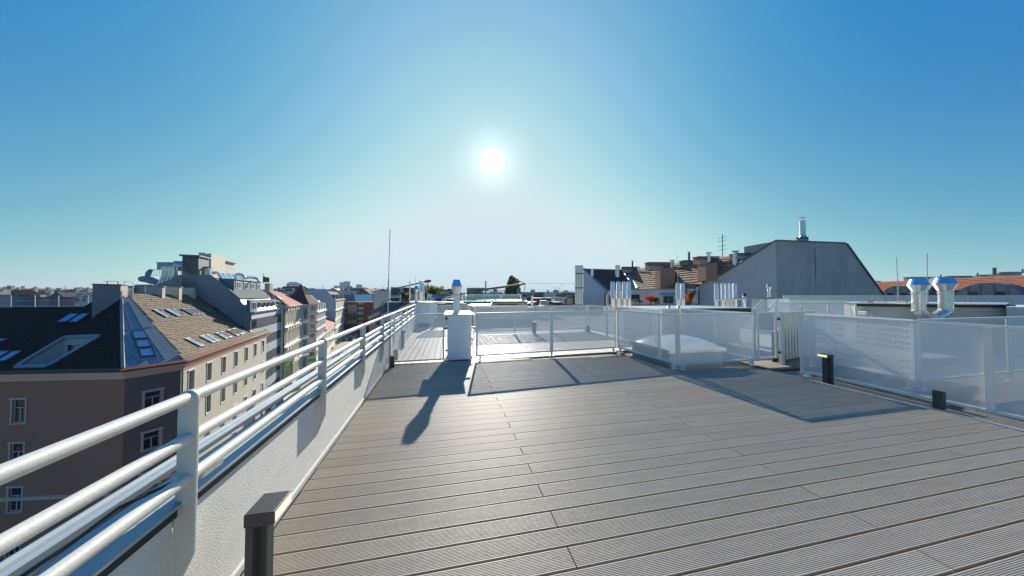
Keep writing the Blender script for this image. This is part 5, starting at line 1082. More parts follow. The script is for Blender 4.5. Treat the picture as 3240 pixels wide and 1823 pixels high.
for k in range(n3_):
    c = B3a+SDIR*(L3/n3_*(k+.5))
    for r in fl3[1:]: obj('window_hood', B().prism([c-SDIR*.75+V((0,0,r[1]+.25)), c+SDIR*.75+V((0,0,r[1]+.25)), c+V((0,0,r[1]+.7))], SN*.4), cream, oh)
for k in (1, 3): c = B3a+SDIR*(L3/n3_*(k+1)); obj('balcony', B().prism([c-SDIR*1.6+V((0,0,fl3[1][0]-.3)), c+SDIR*1.6+V((0,0,fl3[1][0]-.3)), c+SDIR*1.6+SN*1.1+V((0,0,fl3[1][0]-.3)), c-SDIR*1.6+SN*1.1+V((0,0,fl3[1][0]-.3))], (0,0,1.1)), cream, oh)
zl3 = z3+.06; rA = at(840, 913, 60); 
rf3 = [B3a+SN*.5+V((0,0,zl3)), B3b+SN*.5+V((0,0,zl3)), at(*st(640, 395), 69), at(*st(430, 312), 66.5), at(*st(250, 264), 62)]
pl3 = Plane(rf3[0], rf3[1], rf3[4])
if pl3.n.z < 0: pl3.n = -pl3.n
rf3 = rf3[:2]+[pl3.at(*st(*p)) for p in ((640, 392), (430, 310), (250, 262))]
obj('roof', filled(rf3), redroof, oh); tiles(oh, 'roof_tiles', rf3, redroof, SDIR, .45, .45, .04, jitter=.01)
for p in ((470, 415), (660, 412)): q = pl3.at(*st(*p), .1); obj('skylight', B().beam(q, q+(rf3[2]-rf3[1]).normalized()*2.2, 1.0, .12, up=pl3.n), anth, oh)
spc = at(*st(712, 440), TD(B3b)+3.0); spc.z = z3+.1; sptop = at(*st(706, 205), TD(B3b)+3.0).z
obj('spire', B().lathe(spc, [(4.3, 0), (2.0, (sptop-spc.z)*.45), (.05, sptop-spc.z)], 8), mat('oxblood_spire_tile', (.13, .03, .022), .7, var=.2, vs=4), oh)
body(oh, [B3a-SN*.3+SDIR*.2, B3b-SN*.3, B3c-head(80)*.0-SN*1.5, B3c-SN*14, B3a-SN*14], z3-.05, cream)
# beige house with triple windows facing us and dark dormers
B4a = xy(977.5, 82); B4b = xy(1003, 83.5); B4c = sdep(1031, B4b)
h4_ = thing('beige_street_house', 'beige house with triple windows, dark dormers and a green shop front', 'house', B4a)
d4 = TD(B4a); z4 = at(*st(925, 462), d4).z; L4 = (B4b-B4a).length
r4 = [(at(*st(870, v1), d4).z, at(*st(870, v0), d4).z) for v0, v1 in ((490, 552), (608, 668), (732, 790), (850, 912), (975, 1035), (1095, 1155))][::-1]
facade(h4_, B4a, B4b, GZ, z4, [(L4*.2, L4*.8)], r4, beige, whitew, 'III', .2)
L4c = (B4c-B4b).length
z4c = at(*st(1035, 540), TD(B4c)).z
facade(h4_, B4b, B4c, GZ, z4c, [(L4c/6*(k+.5)-.55, L4c/6*(k+.5)+.55) for k in range(6)], [r for r in r4 if r[1] < z4c-.3], cream, whitew, 'T', .2, name='street_wall', sur=(whitew, .12, .1))
for zz in (z4c, r4[4][0]-.5, r4[3][0]-.6): obj('string_course', sweep([B4a, B4b, B4c], [(-.02, zz-.3), (.5, zz-.1), (.5, zz+.1), (-.02, zz+.1)]), ltblue if zz != z4c else whitew, h4_)
body(h4_, [B4a-SN*.3+SDIR*.3, B4b-SN*.3+SDIR*.3, B4c-SN*.3, B4c-SN*12, B4a-SN*12], z4c-.05, beige)
seamroof(h4_, B4b+SN*.2+V((0,0,z4c+.1)), B4c+SN*.2+V((0,0,z4c+.1)), B4c-SN*2.0+V((0,0,z4c+3.2)), B4b-SN*2.0+V((0,0,z4c+3.2)), 1.4, m=slatez)
for k in range(5): c = B4b+SDIR*(L4c/5*(k+.5)); obj('dormer', B().prism([c+SN*.1-SDIR*.6+V((0,0,z4c+.3)), c+SN*.1+SDIR*.6+V((0,0,z4c+.3)), c+SN*.1+SDIR*.6+V((0,0,z4c+2.4)), c+SN*.1-SDIR*.6+V((0,0,z4c+2.4))], -SN*2), mat('pale_dormer', (.5, .52, .5), .8), h4_)
obj('attic', B().prism([B4a+V((0,0,z4)), B4b+V((0,0,z4)), B4b+V((0,0,z4))+SDIR*10, B4a+V((0,0,z4))+SDIR*10], (0,0,.25)), slatez, h4_)
seamroof(h4_, at(*st(790, 360), 85), at(*st(950, 440), 85), at(*st(860, 350), 92), at(*st(800, 345), 92), 1.5, m=zlit)
obj('shop_front', B().prism([B4a+V((0,0,at(*st(870, 1225), d4).z)), B4b+V((0,0,at(*st(870, 1225), d4).z)), B4b+V((0,0,at(*st(870, 1188), d4).z)), B4a+V((0,0,at(*st(870, 1188), d4).z))], -head(0)*.5), mat('bright_green_sign', (.06, .38, .04), .5), h4_)
# low house with a red roof
B5a = B4c+SDIR*.2; B5b = sdep(1060, B5a)
lh = thing('low_red_roof_house', 'low house with a bright red brown roof between taller houses', 'house', B5a)
z5 = at(*st(1160, 718), TD(B5b)).z; L5 = (B5b-B5a).length
facade(lh, B5a, B5b, GZ, z5, [(L5/6*(k+.5)-.6, L5/6*(k+.5)+.6) for k in range(6)], [(z5-3.2-3.6*k, z5-1.2-3.6*k) for k in (1, 0)], cream, whitew, 'T', .15, sur=(whitew, .12, .1))
rr5 = [B5a+SN*.4+V((0,0,z5+.05)), B5b+SN*.4+V((0,0,z5+.05)), B5b-SN*5.5+V((0,0,z5+4.4)), B5a-SN*5.5+V((0,0,z5+4.4))]
obj('roof', filled(rr5), redroof, lh); tiles(lh, 'roof_tiles', rr5, redroof, SDIR, .5, .5, .05, jitter=.01); body(lh, [B5a-SN*.3, B5b-SN*.3, B5b-SN*10, B5a-SN*10], z5-.05, cream)
# tall house with the big blank pale side wall
B6a = B5b+SDIR*.2; B6b = sdep(1090, B6a); d6 = TD(B6a)
bw6 = thing('blank_wall_house', 'tall house with a big blank pale side wall and a white ornate front', 'house', B6a)
p6 = vplane(B6a, B6a-SN); sd6 = [p6.at(*st(*p)) for p in ((1172, 420), (1035, 266), (905, 272), (860, 250), (790, 285), (690, 300))]; z6_ = sd6[0].z
obj('side_wall', filled([V((B6a.x, B6a.y, GZ))]+sd6+[V((sd6[-1].x, sd6[-1].y, GZ))]), mat('pale_lilac_render', (.44, .47, .53), .92, var=.06, vs=.25), bw6)
L6 = (B6b-B6a).length
facade(bw6, B6a, B6b, GZ, z6_, [(L6/8*(k+.5)-.6, L6/8*(k+.5)+.6) for k in range(8)], [(z6_-3.6-3.75*k, z6_-1.3-3.75*k) for k in (4, 3, 2, 1, 0)], cream, whitew, 'T', .2, sur=(whitew, .15, .12), gm=mat('warm_dark_glass', (.1, .085, .06), .3))
for zz in (z6_+.1, z6_-4.3, z6_-11.8): obj('string_course', sweep([B6a, B6b], [(-.02, zz-.4), (.7, zz-.1), (.7, zz+.1), (-.02, zz+.1)]), whitew, bw6)
seamroof(bw6, B6a+V((0,0,z6_+.15)), B6b+V((0,0,z6_+.15)), B6b-SN*4+V((0,0,z6_+4.0)), B6a-SN*4+V((0,0,z6_+4.0)), 2.0, m=zlit)
for k in range(6): c = B6a+SDIR*(L6/6*(k+.5)); obj('dormer', B().prism([c-SN*.2-SDIR*.9+V((0,0,z6_+.3)), c-SN*.2+SDIR*.9+V((0,0,z6_+.3)), c-SN*.2+SDIR*.9+V((0,0,z6_+2.6)), c-SN*.2-SDIR*.9+V((0,0,z6_+2.6))], -SN*3), slatez, bw6)
body(bw6, [B6a-SN*.3+SDIR*.3, B6b-SN*.3, B6b-SN*16, B6a-SN*16+SDIR*.3], z6_, cream)
for i, u in enumerate((868, 880, 893, 905)): obj('flue', B().tube([at(*st(u, 395), d6-.4), at(*st(u, 262), d6-.4)], .35, 6), anth if i != 2 else pale, bw6)
# dark red block with a large picture on its wall, at the end of the street
rm = mat('dark_red_cladding', (.20, .045, .03), .8, var=.12, vs=.15); rb_ = thing('dark_red_block', 'dark red apartment block with grey window bands and a big faded wall picture', 'building', at(*st(1450, 800), 172))
B7a, B7m, B7b = xy(1086, 168), xy(1131, 170), xy(1181, 168); zt7 = at(*st(1450, 437), 170).z; zr7 = at(*st(1450, 342), 172).z
body(rb_, [B7a, B7m, B7b, B7b+head(0)*16, B7a+head(0)*16], zt7, rm)
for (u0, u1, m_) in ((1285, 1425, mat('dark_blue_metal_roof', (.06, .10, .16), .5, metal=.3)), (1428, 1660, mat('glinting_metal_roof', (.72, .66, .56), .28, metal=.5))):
    a_, b_ = at(*st(u0, 433), 168.5), at(*st(u1, 430), 168.5); c_, d_ = at(*st(u1-20, 345), 176), at(*st(u0-10 if u0 < 1400 else u0-15, 345), 176); a_.z = b_.z; seamroof(rb_, a_, b_, c_, d_, 3.0, m=m_, h=.15)
for i, (v0, v1) in enumerate(((440, 475), (505, 545), (565, 610), (635, 680), (700, 740))):
    for u0, u1 in ((1458, 1500), (1503, 1550), (1555, 1600), (1606, 1650)): pbox('window', st, u0, u1, v0, v1-6, 169.2, .3, mat('pale_window_band', (.30, .36, .38), .3, var=.3, vs=.5), rb_)
    if i: pbox('window', st, 1283, 1300, v0, v1-6, 167.5, .3, MATS['pale_window_band'], rb_)
pbox('base', st, 1280, 1660, 770, 840, 167, 1, anth, rb_)
# the wall picture: a plain faded old street view made of a few flat tone patches
pbox('picture_panel', st, 1312, 1440, 474, 645, 168.6, .2, mat('faded_poster_sky', (.36, .32, .28), .8, var=.1, vs=.2), rb_); rs = random.Random(5)
pm_ = mat('faded_poster_dark', (.09, .06, .05), .8, var=.3, vs=.4)
for i in range(16): u = 1318+i*7.4+rs.uniform(-2, 2); h_ = rs.uniform(25, 75); pbox('picture_shape', st, u, u+rs.uniform(5, 10), 640-h_, 642, 168.45, .05, pm_, rb_)
pbox('picture_caption_panel', st, 1312, 1440, 670, 725, 168.6, .2, MATS['faded_poster_sky'], rb_)
# ------------------------------------------------------------ hotel sign, shop things, people, vehicles
sg = thing('hotel_sign', 'tall blade sign with a white H emblem on green above a vertical hotel name', 'sign', at(*h4(268, 1380), 52))
sA_, sB_ = at(*h4(200, 1380), 52), at(*h4(336, 1380), 52); sx = (sB_-sA_); sx.z = 0; sx.normalize(); sW = (sB_-sA_).length; sT = at(*h4(268, 908), 52).z; sG = at(*h4(268, 1022), 52).z; sBt = sA_.z; ny = V((sx.y, -sx.x, 0)); ny = ny if ny.dot(FW) < 0 else -ny
P_ = lambda x, z, o=0: V((sA_.x, sA_.y, 0))+sx*x+V((0,0,z))+ny*o
obj('green_panel', B().prism([P_(0, sG), P_(sW, sG), P_(sW, sT), P_(0, sT)], -ny*.3), mat('sign_green', (.10, .42, .03), .5), sg)
obj('lower_panel', B().prism([P_(0, sBt), P_(sW, sBt), P_(sW, sG-.01), P_(0, sG-.01)], -ny*.3), mat('sign_grey_beige', (.36, .33, .27), .6), sg)
eH = sT-sG; hb = B()
def stroke(x0, z0, x1, z1, wd): a_ = V((x0, z0)); b_ = V((x1, z1)); d = (b_-a_).normalized(); n_ = V((-d.y, d.x))*wd/2; hb.prism([P_(*(a_+n_), .02), P_(*(a_-n_), .02), P_(*(b_-n_), .02), P_(*(b_+n_), .02)], ny*.03)
for pts in (((.36, .15), (.44, .45), (.48, .85)), ((.62, .12), (.62, .5), (.72, .88)), ((.22, .32), (.42, .46), (.62, .52), (.92, .66))):
    for (x0, y0_), (x1_, y1_) in zip(pts, pts[1:]): stroke(x0*sW, sG+y0_*eH, x1_*sW, sG+y1_*eH, .16)
obj('emblem', hb, paint, sg, kind='stuff')
tx = bpy.data.curves.new('lettering', 'FONT'); tx.body = 'Holiday Inn'; tx.size = sW*.82; tx.extrude = .015; tx.align_x = 'LEFT'; tx.align_y = 'CENTER'; tx.materials.append(MATS['sign_green'])
to = bpy.data.objects.new('text', tx); COL.objects.link(to)
bpy.context.view_layer.update()
lme = bpy.data.meshes.new_from_object(to.evaluated_get(bpy.context.evaluated_depsgraph_get())); fx = min(1.3, (sG-sBt-.9)/max(.1, to.dimensions.x)); bpy.data.objects.remove(to)
lt_ = B(); lt_.v = [P_(sW*.45, sG-.5, .03)+V((0,0,-1))*(v.co.x*fx)+sx*v.co.y+ny*v.co.z for v in lme.vertices]; lt_.f = [tuple(p_.vertices) for p_ in lme.polygons]; obj('lettering', lt_, MATS['sign_green'], sg, kind='stuff')
fp = tag(obj('flag_pole', B().tube([HB-SDIR*5+V((0,0,HZ-9.5)), HB-SDIR*3.5+SN*2.5+V((0,0,HZ-11.0))], .05, 6), paint), 'white slanting flag pole on the front of the checkered hotel', 'flag pole')
# people: one continuous skinned figure, a few stances and colours
def figure(m, stride=.0, arm=.1, name='person'):
    vs = [(0,0,.93), (0,0,1.12), (0,0,1.36), (0,0,1.50), (0,.01,1.60), (0,.01,1.70), (.10,0,.88), (.11,stride,.50), (.12,stride*1.3-.05,.07), (.12,stride*1.3+.10,.03), (-.10,0,.88), (-.11,-stride,.50), (-.12,-stride*1.6-.05,.07), (-.12,-stride*1.6+.10,.03),
          (.18,0,1.42), (.23,-stride*.6,1.14), (.24,-stride+arm,.90), (-.18,0,1.42), (-.23,stride*.6,1.14), (-.24,stride+arm,.90)]
    es = [(0,1),(1,2),(2,3),(3,4),(4,5),(0,6),(6,7),(7,8),(8,9),(0,10),(10,11),(11,12),(12,13),(2,14),(14,15),(15,16),(2,17),(17,18),(18,19)]
    rad = [.15,.14,.17,.06,.095,.07,.09,.06,.045,.035,.09,.06,.045,.035,.07,.045,.035,.07,.045,.035]
    me = bpy.data.meshes.new(name); me.from_pydata(vs, es, []); o = bpy.data.objects.new(name, me); COL.objects.link(o); me.materials.append(m)
    md = o.modifiers.new('skin', 'SKIN'); md.use_smooth_shade = True
    for i, r_ in enumerate(rad): me.skin_vertices[0].data[i].radius = (r_, r_*.75); me.skin_vertices[0].data[i].use_root = (i == 0)
    sd = o.modifiers.new('sub', 'SUBSURF'); sd.levels = 1; sd.render_levels = 1; return o
clo = [mat('black_clothes', (.02, .02, .025), .9), mat('blue_clothes', (.05, .09, .2), .9), mat('grey_clothes', (.16, .15, .15), .9), mat('beige_clothes', (.4, .33, .25), .9)]
hairm = mat('dark_hair', (.03, .02, .015), .8)
for i, (u, v, c, rz_, lab) in enumerate(((535, 1310, 0, 0, 'person in black standing nearest on the pavement below the hotel sign'), (475, 1285, 0, 1, 'person in black beside the cafe wall below the hotel sign'), (1200, 600, 0, .4, 'person in dark clothes walking down the middle of the pavement'), (1222, 520, 2, 2, 'person in grey farther along the pavement'), (1308, 500, 1, .3, 'person in blue crossing before the dark red block'), (1335, 498, 0, 2.6, 'person in black crossing beside the one in blue'), (1140, 640, 2, 1.2, 'person in grey by the shop fronts'), (440, 1360, 3, .5, 'person in beige by the cafe tables'))):
    g_ = onz(*h4(u, v), GZ+.12); o = figure(clo[c], .12+.05*(i % 3), .08*(i % 2)); tag(o, lab, 'person', 'people on the pavement'); o.location = g_; o.rotation_euler.z = rz_; o['_o'] = tuple(g_)
    hb_ = B().lathe((0, .0, 1.66), [(.09, 0), (.105, .06), (.08, .12), (.02, .145)], 10); h_ = obj('hair', hb_, hairm); h_.parent = o; h_.location = (0, 0, 0)
def car(label, m, p, rz_, van=False, group='vehicles in the street', cat='car'):
    t = thing('delivery_van' if van else 'parked_car', label, cat, (0,0,0), group); Lh, H_ = (2.6, 2.2) if van else (2.15, 1.45); W_ = .88
    if van: prof = [(-Lh, .35), (-Lh, 1.95), (-Lh+.15, H_), (1.4, H_), (2.0, 1.35), (2.6, 1.1), (2.62, .35)]
    else: prof = [(-2.15, .35), (-2.18, .85), (-1.9, .98), (-1.35, 1.42), (.35, 1.45), (1.0, 1.0), (2.05, .82), (2.15, .35)]
    obj('body', B().prism([(-W_, y_, z_) for y_, z_ in prof], (2*W_, 0, 0)), m, t, bevel=.06)
    gl = [(-1.3, 1.0), (-1.2, 1.36), (.3, 1.38), (.8, 1.0)] if not van else [(1.0, 1.3), (1.0, 1.95), (1.45, 1.95), (1.85, 1.35)]
    for s_ in (-1, 1): obj('side_window', B().prism([(s_*(W_+.002), y_, z_) for y_, z_ in gl], (s_*.01, 0, 0)), win_glass, t)
    wsp = [(.42, 1.41), (1.0, 1.02)] if not van else [(1.5, 2.1), (2.0, 1.4)]
    obj('windscreen', B().poly([(-.75, wsp[1][0]+.03, wsp[1][1]+.03), (.75, wsp[1][0]+.03, wsp[1][1]+.03), (.7, wsp[0][0]+.03, wsp[0][1]+.03), (-.7, wsp[0][0]+.03, wsp[0][1]+.03)]), win_glass, t)
    if not van: obj('rear_window', B().poly([(-.7, -1.40, 1.38), (.7, -1.40, 1.38), (.75, -1.87, 1.02), (-.75, -1.87, 1.02)]), win_glass, t)
    for x_ in (-W_+.02, W_-.2):
        for y_ in (-1.35, 1.35): obj('wheel', B().tube([(x_, y_, .33), (x_+.18, y_, .33)], .33, 16), black, t)
    for x_ in (-.65, .65): obj('headlight', B().box(x_-.15, 2.16 if not van else 2.63, .62, x_+.15, 2.18 if not van else 2.65, .75), paint, t); obj('tail_light', B().box(x_-.1, -2.2 if not van else -2.62, .7, x_+.1, -2.18 if not van else -2.6, .85), mat('tail_red', (.4, .02, .02), .4), t)
    return place(t, p, rz_)
az_ = -math.atan2(SDIR.x, SDIR.y); cp = {k: mat(k+'_car_paint', c, .25, metal=.2, coat=.6) for k, c in (('black', (.015, .015, .02)), ('white', (.75, .75, .75)), ('blue', (.06, .14, .3)), ('silver', (.45, .47, .5)))}
for lab, k, u, v, van in (('white delivery van driving down the shaded street', 'white', 1222, 790, True), ('black car farther down the street behind the white van', 'black', 1390, 545, False), ('silver car beside the black car far down the street', 'silver', 1430, 500, False), ('blue car nearest, half hidden behind the tube railing', 'blue', 1145, 900, False), ('second blue car just behind the white van', 'blue', 1185, 840, False), ('black car standing beyond the silver car', 'black', 1440, 480, False)):
    car(lab, cp[k], onz(*h4(u, v), GZ+.005), az_+(math.pi if k == 'white' else 0), van, cat='van' if van else 'car')
for i in range(7): car(('first', 'second', 'third', 'fourth', 'fifth', 'sixth', 'seventh')[i]+' parked car from the near end, '+('white', 'silver', 'black')[i % 3]+', along the shaded kerb', cp[('white', 'silver', 'black')[i % 3]], sw(78+6.2*i, 19.5, .005), az_)
ts = thing('bus_stop_sign', 'blue stop sign on a thin pole on the sunny pavement', 'sign', onz(*h4(795, 1150), GZ+.12)); p = V(ts['_o']); dd = TD(p)
obj('pole', B().tube([p, at(*h4(795, 1035), dd)], .04, 6), mast_m, ts); obj('plate', B().beam(at(*h4(798, 1072), dd), at(*h4(798, 1038), dd), .5, .06), mat('sign_blue', (.03, .1, .4), .5), ts)
for i, (u, v) in enumerate(((1045, 700), (1150, 600), (440, 1400), (700, 1100), (1260, 560))):
    g_ = onz(*h4(u, v), GZ+.12); plant('street_tree', ('thin bare street tree beside the shop fronts', 'small street tree before the blank wall house', 'small leafy tree by the cafe below the hotel sign', 'small tree in front of the ornate corner house', 'thin street tree before the tall white house')[i], 'tree', lambda a, b_: (h4(u, v)[0], h4(u, v-10)[1]), 0, 0, TD(g_), .9, 1.1, leaf_d if i % 2 else leaf_g, 350, .16, 50+i, 0.1)
glp = thing('cafe_screen', 'pale glass screens of the cafe below the hotel sign', 'screen', onz(*h4(400, 1400), GZ+.12))
for i in range(4): g_ = onz(*h4(350+i*45, 1440-i*70), GZ+.12); obj('glass_pane', B().prism([g_, g_+SDIR*2.2, g_+SDIR*2.2+V((0,0,1.8)), g_+V((0,0,1.8))], SN*.04), tglass, glp)

# ------------------------------------------------------------ skyline: towers, cranes, hills, the rest of the town
def tower(label, u0, u1, vt, f, d, m, step=None, ln=None):
    t = thing('high_rise', label, 'tower', xy(f((u0+u1)/2, 0)[0], d, GZ)); a_, b_ = xy(f(u0, 0)[0], d), xy(f(u1, 0)[0], d); zt_ = at(*f(u0, vt), d).z; w_ = (b_-a_).length
    u_ = (b_-a_)/w_; n_ = V((-u_.y, u_.x, 0)); obj('shaft', B().prism([a_+V((0,0,GZ)), b_+V((0,0,GZ)), b_+n_*w_*.6+V((0,0,GZ)), a_+n_*w_*.6+V((0,0,GZ))], (0, 0, zt_-GZ)), m, t)
    for k in range(5): z_ = zt_-(zt_+10)*(k+.6)/6; obj('window_band', B().prism([a_+u_*w_*.06-n_*.3+V((0,0,z_)), b_-u_*w_*.06-n_*.3+V((0,0,z_)), b_-u_*w_*.06-n_*.3+V((0,0,z_+w_*.06)), a_+u_*w_*.06-n_*.3+V((0,0,z_+w_*.06))], n_*.4), win_glass, t)
    if step: obj('roof_plant', B().prism([a_+u_*w_*step[0]+V((0,0,zt_)), a_+u_*w_*step[1]+V((0,0,zt_)), a_+u_*w_*step[1]+n_*w_*.4+V((0,0,zt_)), a_+u_*w_*step[0]+n_*w_*.4+V((0,0,zt_))], (0, 0, w_*.12)), m, t)
towm = mat('haze_blue_tower', (.02, .15, .34), .5, var=.1, vs=.01)  # blue of the distant haze is put into the tower colour
tower('leftmost low blue tower on the skyline', 1141, 1198, 225, st, 1600, towm); tower('second tower of the skyline, left half of the tall pair', 1216, 1266, 178, st, 1650, towm); tower('tallest blue tower of the skyline, right half of the pair', 1267, 1335, 166, st, 1600, towm)
tower('small blue tower right of the tall pair', 1374, 1418, 252, st, 1650, towm, (.2, .8)); tower('broad blue tower at the right of the skyline group', 1432, 1497, 216, st, 1560, towm, (.1, .9)); tower('lowest blue tower at the right end of the skyline group', 1516, 1566, 252, st, 1600, towm, (.2, .7))
tower('pale grey round edged tower block left of the red spire', 520, 655, 190, st, 900, mat('pale_tower_cladding', (.42, .46, .50), .7, var=.08, vs=.03), (.2, .8))
def crane(label, f, um, vt, vb, uj0, uj1, vj, d):
    t = thing('tower_crane', label, 'crane', at(*f(um, vb), d)); k = d/FPX/4.14
    obj('mast', B().beam(at(*f(um, vb), d), at(*f(um, vt), d), 2.0*k, 2.0*k, up=V((0,1,0))), fpaint, t); obj('jib', B().beam(at(*f(uj0, vj-2), d), at(*f(uj1, vj+2), d), 1.6*k, 3.2*k), fpaint, t)
    obj('top', B().prism([at(*f(um-4, vj), d), at(*f(um+4, vj), d), at(*f(um, vt-8), d)], FW*.5), fpaint, t); obj('counterweight', B().beam(at(*f(uj1-14, vj+6), d), at(*f(uj1-2, vj+6), d), 3*k, 7*k), anth, t); obj('cab', B().beam(at(*f(um-4, vj+18), d), at(*f(um+6, vj+18), d), 6*k, 10*k), paint, t)
crane('large tower crane with a long thin jib over the rooftops', m1, 1150, 238, 375, 705, 1312, 237, 420); crane('small tower crane left of the large crane', m1, 1061, 290, 400, 1032, 1120, 294, 600)
hm = mat('wooded_hill', (.05, .075, .05), .95, var=.2, vs=.002)
def hill(px0, px1, ys, d, seed):
    b = B(); n = len(ys); rn = random.Random(seed); N_ = n*6
    for i in range(N_+1):
        t_ = i/N_*(n-1); k = min(int(t_), n-2); y_ = ys[k]+(ys[k+1]-ys[k])*(t_-k)+rn.uniform(-.5, .5); px = px0+(px1-px0)*i/N_; p = at(px, y_, d); q = at(px, 936, d*.9); r_ = at(px, 936, d*1.15)
        b.v += [V((q.x, q.y, GZ)), p, V((r_.x, r_.y, GZ))]
    for i in range(N_): b.f += [(3*i, 3*i+3, 3*i+4, 3*i+1), (3*i+1, 3*i+4, 3*i+5, 3*i+2)]
    return b
hl = obj('hills', hill(1400, 2000, [933, 928, 922, 915, 920, 925, 923, 920, 922, 924, 928, 932], 4200, 1), hm, kind='structure'); hl['label'] = 'low blue hills on the horizon behind the cranes'
hl2 = obj('hills', hill(-900, 1250, [934, 930, 926, 925, 923, 921, 924, 925, 926, 928, 931, 934], 4200, 2), hm, kind='structure')
hl3 = obj('hills', hill(2600, 4200, [934, 925, 915, 905, 905, 912, 930], 3600, 3), hm, kind='structure')
wallc = [mat('town_wall_%s' % n_, c, .9, var=.12, vs=.05) for n_, c in (('cream', (.48, .44, .36)), ('grey', (.30, .30, .30)), ('white', (.58, .58, .56)), ('ochre', (.42, .33, .2)), ('green', (.38, .42, .33)))]
wn_ = ['cream', 'grey', 'white', 'ochre', 'pale green']; roofc = [mat('town_roof_red', (.22, .085, .055), .9, var=.2, vs=.2), mat('town_roof_dark', (.05, .05, .055), .8, var=.2, vs=.2), mat('town_roof_brown', (.11, .075, .06), .9, var=.2, vs=.2), mat('town_roof_grey', (.26, .28, .30), .7, var=.1, vs=.2)]
rn_ = ['red', 'dark', 'brown', 'grey']
tr_ = random.Random(11)
def town_house(bw_, br_, c, ang, L, Wd, zt, rh_, bx):
    u = V((math.cos(ang), math.sin(ang), 0)); v = V((-u.y, u.x, 0)); q = [c-u*L/2-v*Wd/2, c+u*L/2-v*Wd/2, c+u*L/2+v*Wd/2, c-u*L/2+v*Wd/2]
    bw_.prism([V((p.x, p.y, GZ)) for p in q], (0, 0, zt-GZ)); z = V((0,0,zt+.02)); e = .5
    r0, r1 = c-u*(L/2+.1), c+u*(L/2+.1)
    if rh_ > 0:
        a_, b_, c_, d_ = [p+(p-c).normalized()*e+z for p in q]; t0, t1 = r0+z+V((0,0,rh_)), r1+z+V((0,0,rh_)); k = len(br_.v); br_.v += [a_, b_, c_, d_, t0, t1]; br_.f += [(k, k+1, k+5, k+4), (k+2, k+3, k+4, k+5), (k+1, k+2, k+5), (k+3, k, k+4)]
    else: br_.prism([p+z for p in q], (0, 0, .4))
    for _ in range(bx):
        p = c+u*tr_.uniform(-.4, .4)*L+v*tr_.uniform(-.2, .2)*Wd+V((0,0,zt+max(0, rh_)*.3)); s_ = tr_.uniform(.5, 1.2); bw_.prism([p+V((-s_, -.6, 0)), p+V((s_, -.6, 0)), p+V((s_, .6, 0)), p+V((-s_, .6, 0))], (0, 0, max(0, rh_)*.7+tr_.uniform(.8, 2)))
# nearest town houses, each a thing of its own, seen over the left roof and in the middle gap
near = [(-20, 62, 0, 1, 2.2), (60, 75, 2, 3, 2.0), (135, 58, 1, 3, 1.2), (215, 80, 4, 2, 1.7), (265, 62, 2, 0, 1.0), (330, 95, 0, 1, 1.5), (30, 120, 4, 0, 3.6), (110, 130, 0, 2, 3.2), (190, 125, 2, 0, 3.4), (260, 140, 1, 1, 3.0), (-60, 160, 3, 0, 5.2), (20, 190, 0, 1, 5.0), (90, 200, 2, 0, 4.6), (160, 210, 4, 1, 4.4), (240, 190, 0, 0, 4.4), (300, 220, 1, 2, 4.0),
        (870, 130, 1, 1, 5), (900, 190, 0, 3, 6), (930, 240, 2, 1, 7), (1100, 230, 0, 3, 6.5), (1130, 280, 1, 1, 7), (1160, 240, 2, 2, 5.8), (1185, 300, 0, 1, 6), (1480, 170, 2, 0, 2.2), (1690, 120, 1, 1, -.6), (1720, 150, 0, 0, .6), (1750, 110, 2, 1, -1.0), (1790, 140, 3, 2, .2), (1815, 190, 0, 0, 1.5), (1700, 220, 4, 3, 2.2), (1765, 240, 2, 1, 2.5), (1640, 200, 1, 1, 1.2), (1360, 140, 2, 3, 2.5), (1400, 190, 0, 1, 4), (1250, 200, 1, 2, 5)]
for i, (px, d, wi, ri, zt) in enumerate(near):
    zt -= (2.6 if d < 100 else 1.8 if d < 145 else 1.0) if px < 400 else 0; c = xy(px, d); wd_ = tr_.uniform(13, 22) if d > 90 else 12; zt -= 1.6
    side = 'beyond the dark roof' if px < 400 else 'beyond the street' if px < 1210 else 'in the gap behind the glass terrace'
    t = thing('town_house', f'{wn_[wi]} town house, {rn_[ri]} roof, {side}, {["near", "mid", "far"][0 if d < 100 else 1 if d < 180 else 2]} row, {["left", "centre", "right"][i % 3]}', 'house', c+V((0,0,GZ)), 'town houses beyond the terrace')
    bw_, br_ = B(), B(); ang = tr_.choice((-.2, -.2, 1.37))+tr_.uniform(-.15, .15); town_house(bw_, br_, c, ang, wd_, 11, zt, tr_.choice((0, 3, 3.6)) if ri != 3 else 0, 2)
    obj('walls', bw_, wallc[wi], t); obj('roof', br_, roofc[ri], t)
    u = V((math.cos(ang), math.sin(ang), 0)); vv = V((-u.y, u.x, 0)); s_ = -1 if (c-vv*6-CAM).length < (c+vv*6-CAM).length else 1
    for k in range(int(wd_/2.6)):
        for r_ in (0, 1): p = c+u*(-wd_/2+1.6+2.6*k)+vv*(s_*5.5); obj('window', B().prism([p-u*.5+V((0,0,zt-2.8-3.4*r_)), p+u*.5+V((0,0,zt-2.8-3.4*r_)), p+u*.5+V((0,0,zt-1.1-3.4*r_)), p-u*.5+V((0,0,zt-1.1-3.4*r_))], vv*(s_*.06)), win_glass, t)
